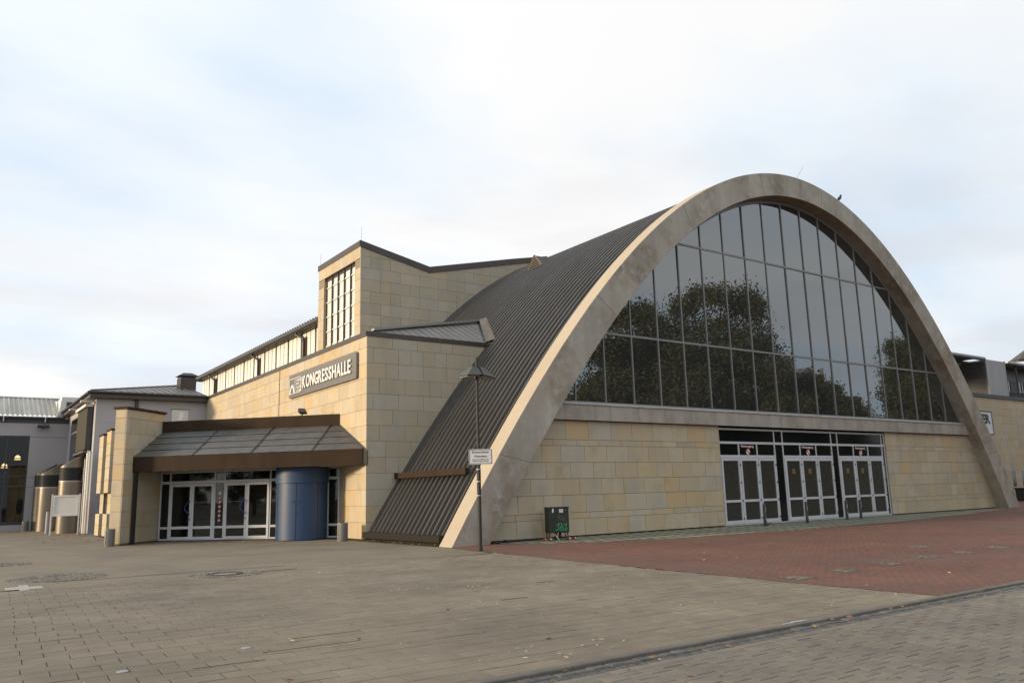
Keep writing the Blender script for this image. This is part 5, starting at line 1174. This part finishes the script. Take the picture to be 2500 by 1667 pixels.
for k, s_ in enumerate(gst): ribbon(UC, s_, 0.013, 0.0125 + 0.0001 * k, 'spray_stroke', 'spray', ub_)
for k, s_ in enumerate([[(-0.05, 0.72), (0.0, 0.86), (0.06, 0.83), (0.03, 0.77), (-0.03, 0.77), (0.04, 0.70)], [(0.12, 0.80), (0.06, 0.70), (0.10, 0.65)], [(0.14, 0.80), (0.22, 0.72), (0.14, 0.66), (0.18, 0.60)], [(0.15, 0.70), (0.23, 0.63)], [(0.2, 1.0), (0.3, 0.98)], [(-0.06, 0.64), (-0.05, 0.66)]]): ribbon(UC, s_, 0.005, 0.0125 + 0.0001 * k, 'chalk_stroke', 'chalk', ub_)
for (u, w, a), nm in zip(((-0.62, 0.02, 0.3), (-0.47, 0.10, -0.2), (0.20, 0.14, 0.15), (0.48, 0.02, 0.5)), ('farthest left of the cabinet', 'just left of the cabinet legs', 'in front of the cabinet', 'right of the cabinet')):
    p = UC(u, w, 0.045); q = p + Vector((math.cos(a), math.sin(a) * 0.5, 0.02)) * 0.18
    t = thing('power_plug', 'red and white heavy power plug lying on the ground, ' + nm, 'power plug', (p.x, p.y, 0), 'red plugs by the cabinet')
    MB().tube([p, p + (q - p) * 0.65], [0.045, 0.04], 8).build('plug_body', 'red_plastic', t, smooth=40); MB().tube([p + (q - p) * 0.66, q], [0.04, 0.03], 8).build('plug_end', 'print_white', t, smooth=40)
o = MB().tube([(14.75, 22.3, .03), (15.0, 22.1, .04), (15.4, 22.35, .09), (15.7, 22.6, .05), (16.2, 22.7, .03), (17.0, 22.6, .03), (17.2, 22.2, .03), (16.6, 22.5, .05), (15.6, 22.45, .04), (14.9, 22.4, .03)], 0.028, 6).build('black_cable', 'black_rubber', None, smooth=True); tag(o, 'thick black cable looped along the wall foot beside the arch', 'cable')

# ================================================================== bird on the arch
bd2 = thing('black_bird', 'small black bird perched on the outer edge of the arch', 'bird', (36.75, 22.24, zo(36.75)))
def B_(dx, dz): return (36.75 + dx, 22.24, zo(36.75) + dz)
MB().tube([B_(-0.20, 0.02), B_(-0.10, 0.09), B_(0.02, 0.17), B_(0.11, 0.25), B_(0.15, 0.33)], [0.02, 0.05, 0.085, 0.07, 0.045], 8).build('body', 'bird', bd2, smooth=True)
MB().tube([B_(0.13, 0.30), B_(0.18, 0.36), B_(0.22, 0.37)], [0.05, 0.055, 0.03], 8).build('head', 'bird', bd2, smooth=True); MB().tube([B_(0.21, 0.37), B_(0.29, 0.365)], [0.02, 0.004], 5).build('beak', 'bird', bd2); MB().tube([B_(-0.14, 0.06), B_(-0.32, -0.04)], [0.04, 0.025], 5).build('tail', 'bird', bd2); MB().tube([B_(0.02, 0.12), B_(0.0, -0.02)], 0.012, 4).build('leg', 'bird', bd2)

# ================================================================== RIGHT-HAND BUILDING
rbd = thing('right_stone_building', 'low sandstone building with a metal upper storey behind the right arch foot', 'building', (70, 30, 0))
rw = prism('stone_wall', 'stone_back', rbd, RB, [(56, -0.25), (92, -0.25), (92, 8.0), (56, 8.0)], -0.4, 0.0)
rcs = courses(-0.19, 8.0, H)
stones(rw, RB, rcs, lambda v: (61.5, 69.6) if 0.8 < v < 2.5 else (61.5, 76.0), (1.0, 1.0, 1.45, 0.7), 61, depth=0.03)
stones(rw, RB, [c for c in rcs if 0.8 < (c[0] + c[1]) / 2 < 2.5], lambda v: (70.24, 71.3), (1.06,), 62, depth=0.03)
for u in (69.6, 71.3): box('slit_window', 'black_glass', rbd, RB, u, u + 0.62, -0.2, 0.005, 0.88, 2.48)
box('wall_coping', 'dark_metal', rbd, RB, 56, 92, -0.3, 0.12, 8.0, 8.28)
sh_ = box('metal_shed', 'corr', rbd, RB, 67.85, 71.1, -12, -0.05, 8.28, 11.1)
k = 0
for z in [8.34 + 0.115 * k for k in range(24)]:
    MB().tube([(67.84, 30.15, z), (67.84, 41.5, z)], 0.045, 4).build('cladding_rib', 'corr', sh_)
box('front_panel', 'sheet_grey', rbd, RB, 67.82, 71.12, -0.04, 0.02, 8.29, 11.12)
box('shed_back', 'corr', rbd, RB, 56, 67.8, -12.2, -12, 8.28, 11.4)
box('shed_roof', 'sheet_grey', rbd, RB, 56, 67.6, -12.2, -0.1, 11.22, 11.32)
MB().tube([(56, 29.95, 11.12), (67.5, 29.95, 11.12)], 0.16, 10).build('gutter', 'gutter_grey', rbd, smooth=40)
MB().tube([(71.3, 29.95, 11.08), (92, 29.95, 11.08)], 0.14, 10).build('gutter', 'gutter_grey', rbd, smooth=40)
box('roof_beam', 'dark_metal', rbd, RB, 58, 67.4, -1.2, -0.9, 10.8, 11.0); MB().tube([(61, 31.2, 10.9), (64.5, 36, 9.4)], 0.08, 6).build('roof_brace', 'dark_metal', rbd)
box('recess_wall', 'corr', rbd, RB, 71.15, 92, -1.6, -1.4, 8.28, 9.0); box('recess_wall', 'corr', rbd, RB, 71.15, 92, -1.6, -1.4, 9.98, 11.1)
for k in range(12): MB().tube([(71.2, 31.38, 8.34 + 0.1 * k), (92, 31.38, 8.34 + 0.1 * k)], 0.04, 4).build('cladding_rib', 'corr', rbd) if k < 7 else None
box('recess_roof', 'sheet_grey', rbd, RB, 71.15, 92, -6, -0.05, 11.12, 11.2)
for k in range(8):
    u = 71.2 + 2.55 * k; wv = box('window', 'window_light', rbd, RB, u, u + 1.15, -1.55, -1.45, 9.03, 9.96); box('mullion', 'dark_metal', wv, RB, u + 0.72, u + 0.80, -1.45, -1.38, 9.03, 9.96)
    box('post', 'lead', rbd, RB, u + 2.3, u + 2.42, -0.3, -0.18, 8.28, 11.0)
    box('window_pier', 'dark_metal', rbd, RB, u + 1.2, u + 2.5, -1.6, -1.4, 9.0, 9.98)
ws = thing('wall_sign', 'white wall sign with bold black lettering, half hidden by the right arch leg', 'sign', RB(66, 0.05, 5.2))
box('board', 'sign_white', ws, RB, 61.9, 67.35, 0.03, 0.10, 5.15, 6.85)
bm_ = MB()
for a in ((61.86, 67.40, 6.84, 6.92), (67.34, 67.41, 5.1, 6.84)): bm_.box(RB, a[0], a[1], 0.03, 0.12, a[2], a[3])
bm_.build('frame', 'print_black', ws)
place_text('TER', RB, 65.1, 0.105, 5.92, 1.95, 0.75, 'lettering', 'print_black', ws, bold=0.06)
rbin = thing('waste_bin', 'dark lidded waste bin at the foot of the right building', 'waste bin', (66.9, 28.2, 0))
prism('bin_body', 'dark_metal', rbin, Frame((66.9, 28.2, -0.1), (1, 0, 0), (0, -1, 0)), [(-0.35, 0.12), (0.35, 0.12), (0.45, 1.0), (-0.45, 1.0)], -0.35, 0.35)
box('bin_lid', 'black_rubber', rbin, Frame((66.9, 28.2, -0.1), (1, 0, 0), (0, -1, 0)), -0.5, 0.5, -0.4, 0.42, 1.0, 1.09); box('label_plate', 'sign_white', rbin, Frame((66.9, 28.2, -0.1), (1, 0, 0), (0, -1, 0)), 0.05, 0.32, 0.35, 0.36, 0.4, 0.8)

# ================================================================== behind the glass: chairs, flags
def chair(x, y, rz, nm):
    t = thing('gallery_chair', nm, 'chair', (x, y, 4.55), 'chairs behind the big window')
    c, s = math.cos(rz), math.sin(rz); F = Frame((x, y, 4.55), (c, s, 0), (s, -c, 0))
    box('seat', 'chair_red', t, F, -0.2, 0.2, -0.2, 0.2, 0.44, 0.47); box('backrest', 'chair_red', t, F, -0.19, 0.19, -0.22, -0.19, 0.62, 0.92)
    for a in (-1, 1):
        MB().tube([F(0.18 * a, -0.2, 0.9), F(0.18 * a, -0.18, 0.46), F(0.2 * a, -0.24, 0.0)], 0.013, 5).build('leg', 'chrome', t); MB().tube([F(0.18 * a, 0.18, 0.46), F(0.2 * a, 0.22, 0.0)], 0.013, 5).build('leg', 'chrome', t)
for k, (x, y, r_, nm) in enumerate(((18.95, 23.7, 2.6, 'left of the window post'), (20.4, 23.8, 0.5, 'in the second bay'), (22.8, 23.75, 2.2, 'in the fourth bay'), (24.6, 24.0, 0.9, 'in the fifth bay'), (26.3, 23.8, 2.9, 'in the sixth bay'), (38.7, 23.7, 3.0, 'right of the middle'), (41.9, 23.9, 0.3, 'near the flags'), (40.2, 24.1, 1.4, 'between the middle and the flags'))):
    chair(x, y, r_, 'thin-legged chair on the gallery behind the big window, ' + nm)
for x, nm in ((44.0, 'left'), (45.35, 'right')):
    t = thing('draped_flag', 'white flag hanging from a leaning staff behind the glass, %s one' % nm, 'flag', (x, 23.5, 4.55), 'white flags')
    MB().tube([(x - 0.05, 23.5, 4.55), (x + 0.32, 23.5, 6.2)], 0.015, 5).build('staff', 'chrome', t)
    f_ = MB(); f_.add([Vector((x - 0.2, 23.45, 4.75)), Vector((x + 0.12, 23.42, 4.72)), Vector((x + 0.22, 23.5, 5.5)), Vector((x + 0.26, 23.5, 6.0)), Vector((x + 0.05, 23.52, 5.3))], [(0, 1, 2, 4), (4, 2, 3)]); f_.build('cloth', 'flag', t)

# ================================================================== across the plaza (seen in the glass)
def tree_meshes(seed, h, r):
    q = random.Random(seed); tb_ = MB()
    tb_.tube([(0, 0, 0), (0.05, 0.03, h * 0.2), (0.0, 0.1, h * 0.5), (0.1, 0.0, h * 0.85)], [0.36, 0.29, 0.2, 0.05], 8); cl_ = []
    for k in range(64):
        zr = q.uniform(0.20, 0.96); e_ = math.sqrt(max(0.02, 1 - ((zr - 0.48) / 0.52) ** 2)); a = q.uniform(0, 6.28); rad = r * e_ * q.uniform(0.25, 1.0) ** 0.6 * q.uniform(0.82, 1.08)
        p1 = Vector((rad * math.cos(a), rad * math.sin(a), h * zr)); p0 = Vector((0, 0, max(h * 0.15, h * zr - rad * q.uniform(0.4, 0.9))))
        if k % 2 == 0: tb_.tube([p0, (p0 + p1) / 2 + Vector((0, 0, -0.1)), p1], [0.10, 0.06, 0.015], 5)
        cl_.append((p1, r * q.uniform(0.17, 0.31) * (0.6 + 0.4 * e_)))
    lb_ = MB()
    for c, cr_ in cl_:
        for _ in range(int(200 + 620 * cr_ / 1.5)):
            d = Vector((q.gauss(0, 1), q.gauss(0, 1), q.gauss(0, 0.8))).normalized() * cr_ * (q.random() ** 0.45 if q.random() < 0.7 else q.uniform(0.7, 1.5)); p = c + d; s = q.uniform(0.06, 0.16)
            u = Vector((q.uniform(-1, 1), q.uniform(-1, 1), q.uniform(-.6, .6))).normalized(); v = u.cross(Vector((q.uniform(-1, 1), q.uniform(-1, 1), q.uniform(-1, 1)))).normalized()
            k_ = len(lb_.v); lb_.v += [p - u * s, p - v * s * .7, p + u * s, p + v * s * .7]; lb_.f.append((k_, k_ + 1, k_ + 2, k_ + 3))
    return tb_, lb_
def raw(b, name, mat):
    me = bpy.data.meshes.new(name); me.from_pydata([tuple(p) for p in b.v], [], b.f); me.materials.append(M[mat]); me.update(); return me
TM = []
for sd_, h, r in ((1, 20, 6.5), (2, 18, 6.0), (3, 13, 4.2)):
    tb_, lb_ = tree_meshes(sd_, h, r); TM.append((raw(tb_, 'trunk', 'bark'), raw(lb_, 'crown', 'leaf'), h))
for (x, y, h, v, nm) in ((46, -7, 11, 2, 'small linden, nearest to the lamp side'), (52.5, -8, 19.3, 1, 'tall linden with a rounded crown'), (58, -12, 17.5, 2, 'linden squeezed between two tall ones'), (63.5, -8, 22.0, 0, 'tallest linden of the row'), (69.5, -9, 18, 1, 'linden beside the tallest one'), (78.5, -9, 15.0, 2, 'medium linden left of the brick house'), (86, -11, 14.6, 2, 'medium linden in front of the brick house'), (101, -8, 20, 0, 'tall linden right of the brick house'), (109, -9, 21, 1, 'rightmost tall linden'), (36, -16, 12, 2, 'low linden far from the glass front'), (-46, 2, 9, 2, 'first low linden west of the plaza'), (-48, 9, 8.5, 1, 'second low linden west of the plaza'), (-47, 15.5, 9, 2, 'third low linden west of the plaza'), (-49, 22, 8, 0, 'fourth low linden west of the plaza'), (-46, 28, 8.5, 2, 'fifth low linden west of the plaza'), (-52, -6, 9, 0, 'sixth low linden west of the plaza')):
    t = thing('linden_tree', nm + ', across the plaza and mirrored in the glass', 'tree', (x, y, -0.1), 'trees across the plaza')
    k = h / TM[v][2]; wm = Matrix.Translation((x, y, -0.1)) @ Matrix.Rotation(x * 1.7, 4, 'Z') @ Matrix.Scale(k, 4)
    link(bpy.data.objects.new('trunk', TM[v][0]), t, wm); link(bpy.data.objects.new('crown', TM[v][1]), t, wm)
hs_ = thing('brick_house', 'red brick house across the plaza, mirrored in the right part of the glass', 'house', (92, -16, 0))
HB = Frame((0, -14, 0), (1, 0, 0), (0, 1, 0))
box('wall', 'red_brick', hs_, HB, 80, 99, -12, 0, -0.1, 12.5)
box('roof_band', 'sheet_grey', hs_, HB, 79.8, 99.2, -12, 0.1, 12.5, 13.0)
for k in range(6):
    for z in (2, 5.5, 9): w_ = box('window', 'white_paint', hs_, HB, 81.5 + 3 * k, 82.9 + 3 * k, 0.0, 0.05, z, z + 1.9); box('pane', 'black_glass', w_, HB, 81.6 + 3 * k, 82.8 + 3 * k, 0.05, 0.06, z + .1, z + 1.8)
rf_ = prism('gable', 'sheet_grey', hs_, HB, [(87, 13.0), (93, 13.0), (92.5, 15.2), (90, 16.4), (87.5, 15.2)], -8, -1)
MB().tube([(94.5, -16, 13), (94.5, -16, 16.6)], 0.2, 8).build('chimney_pipe', 'sheet_grey', hs_)
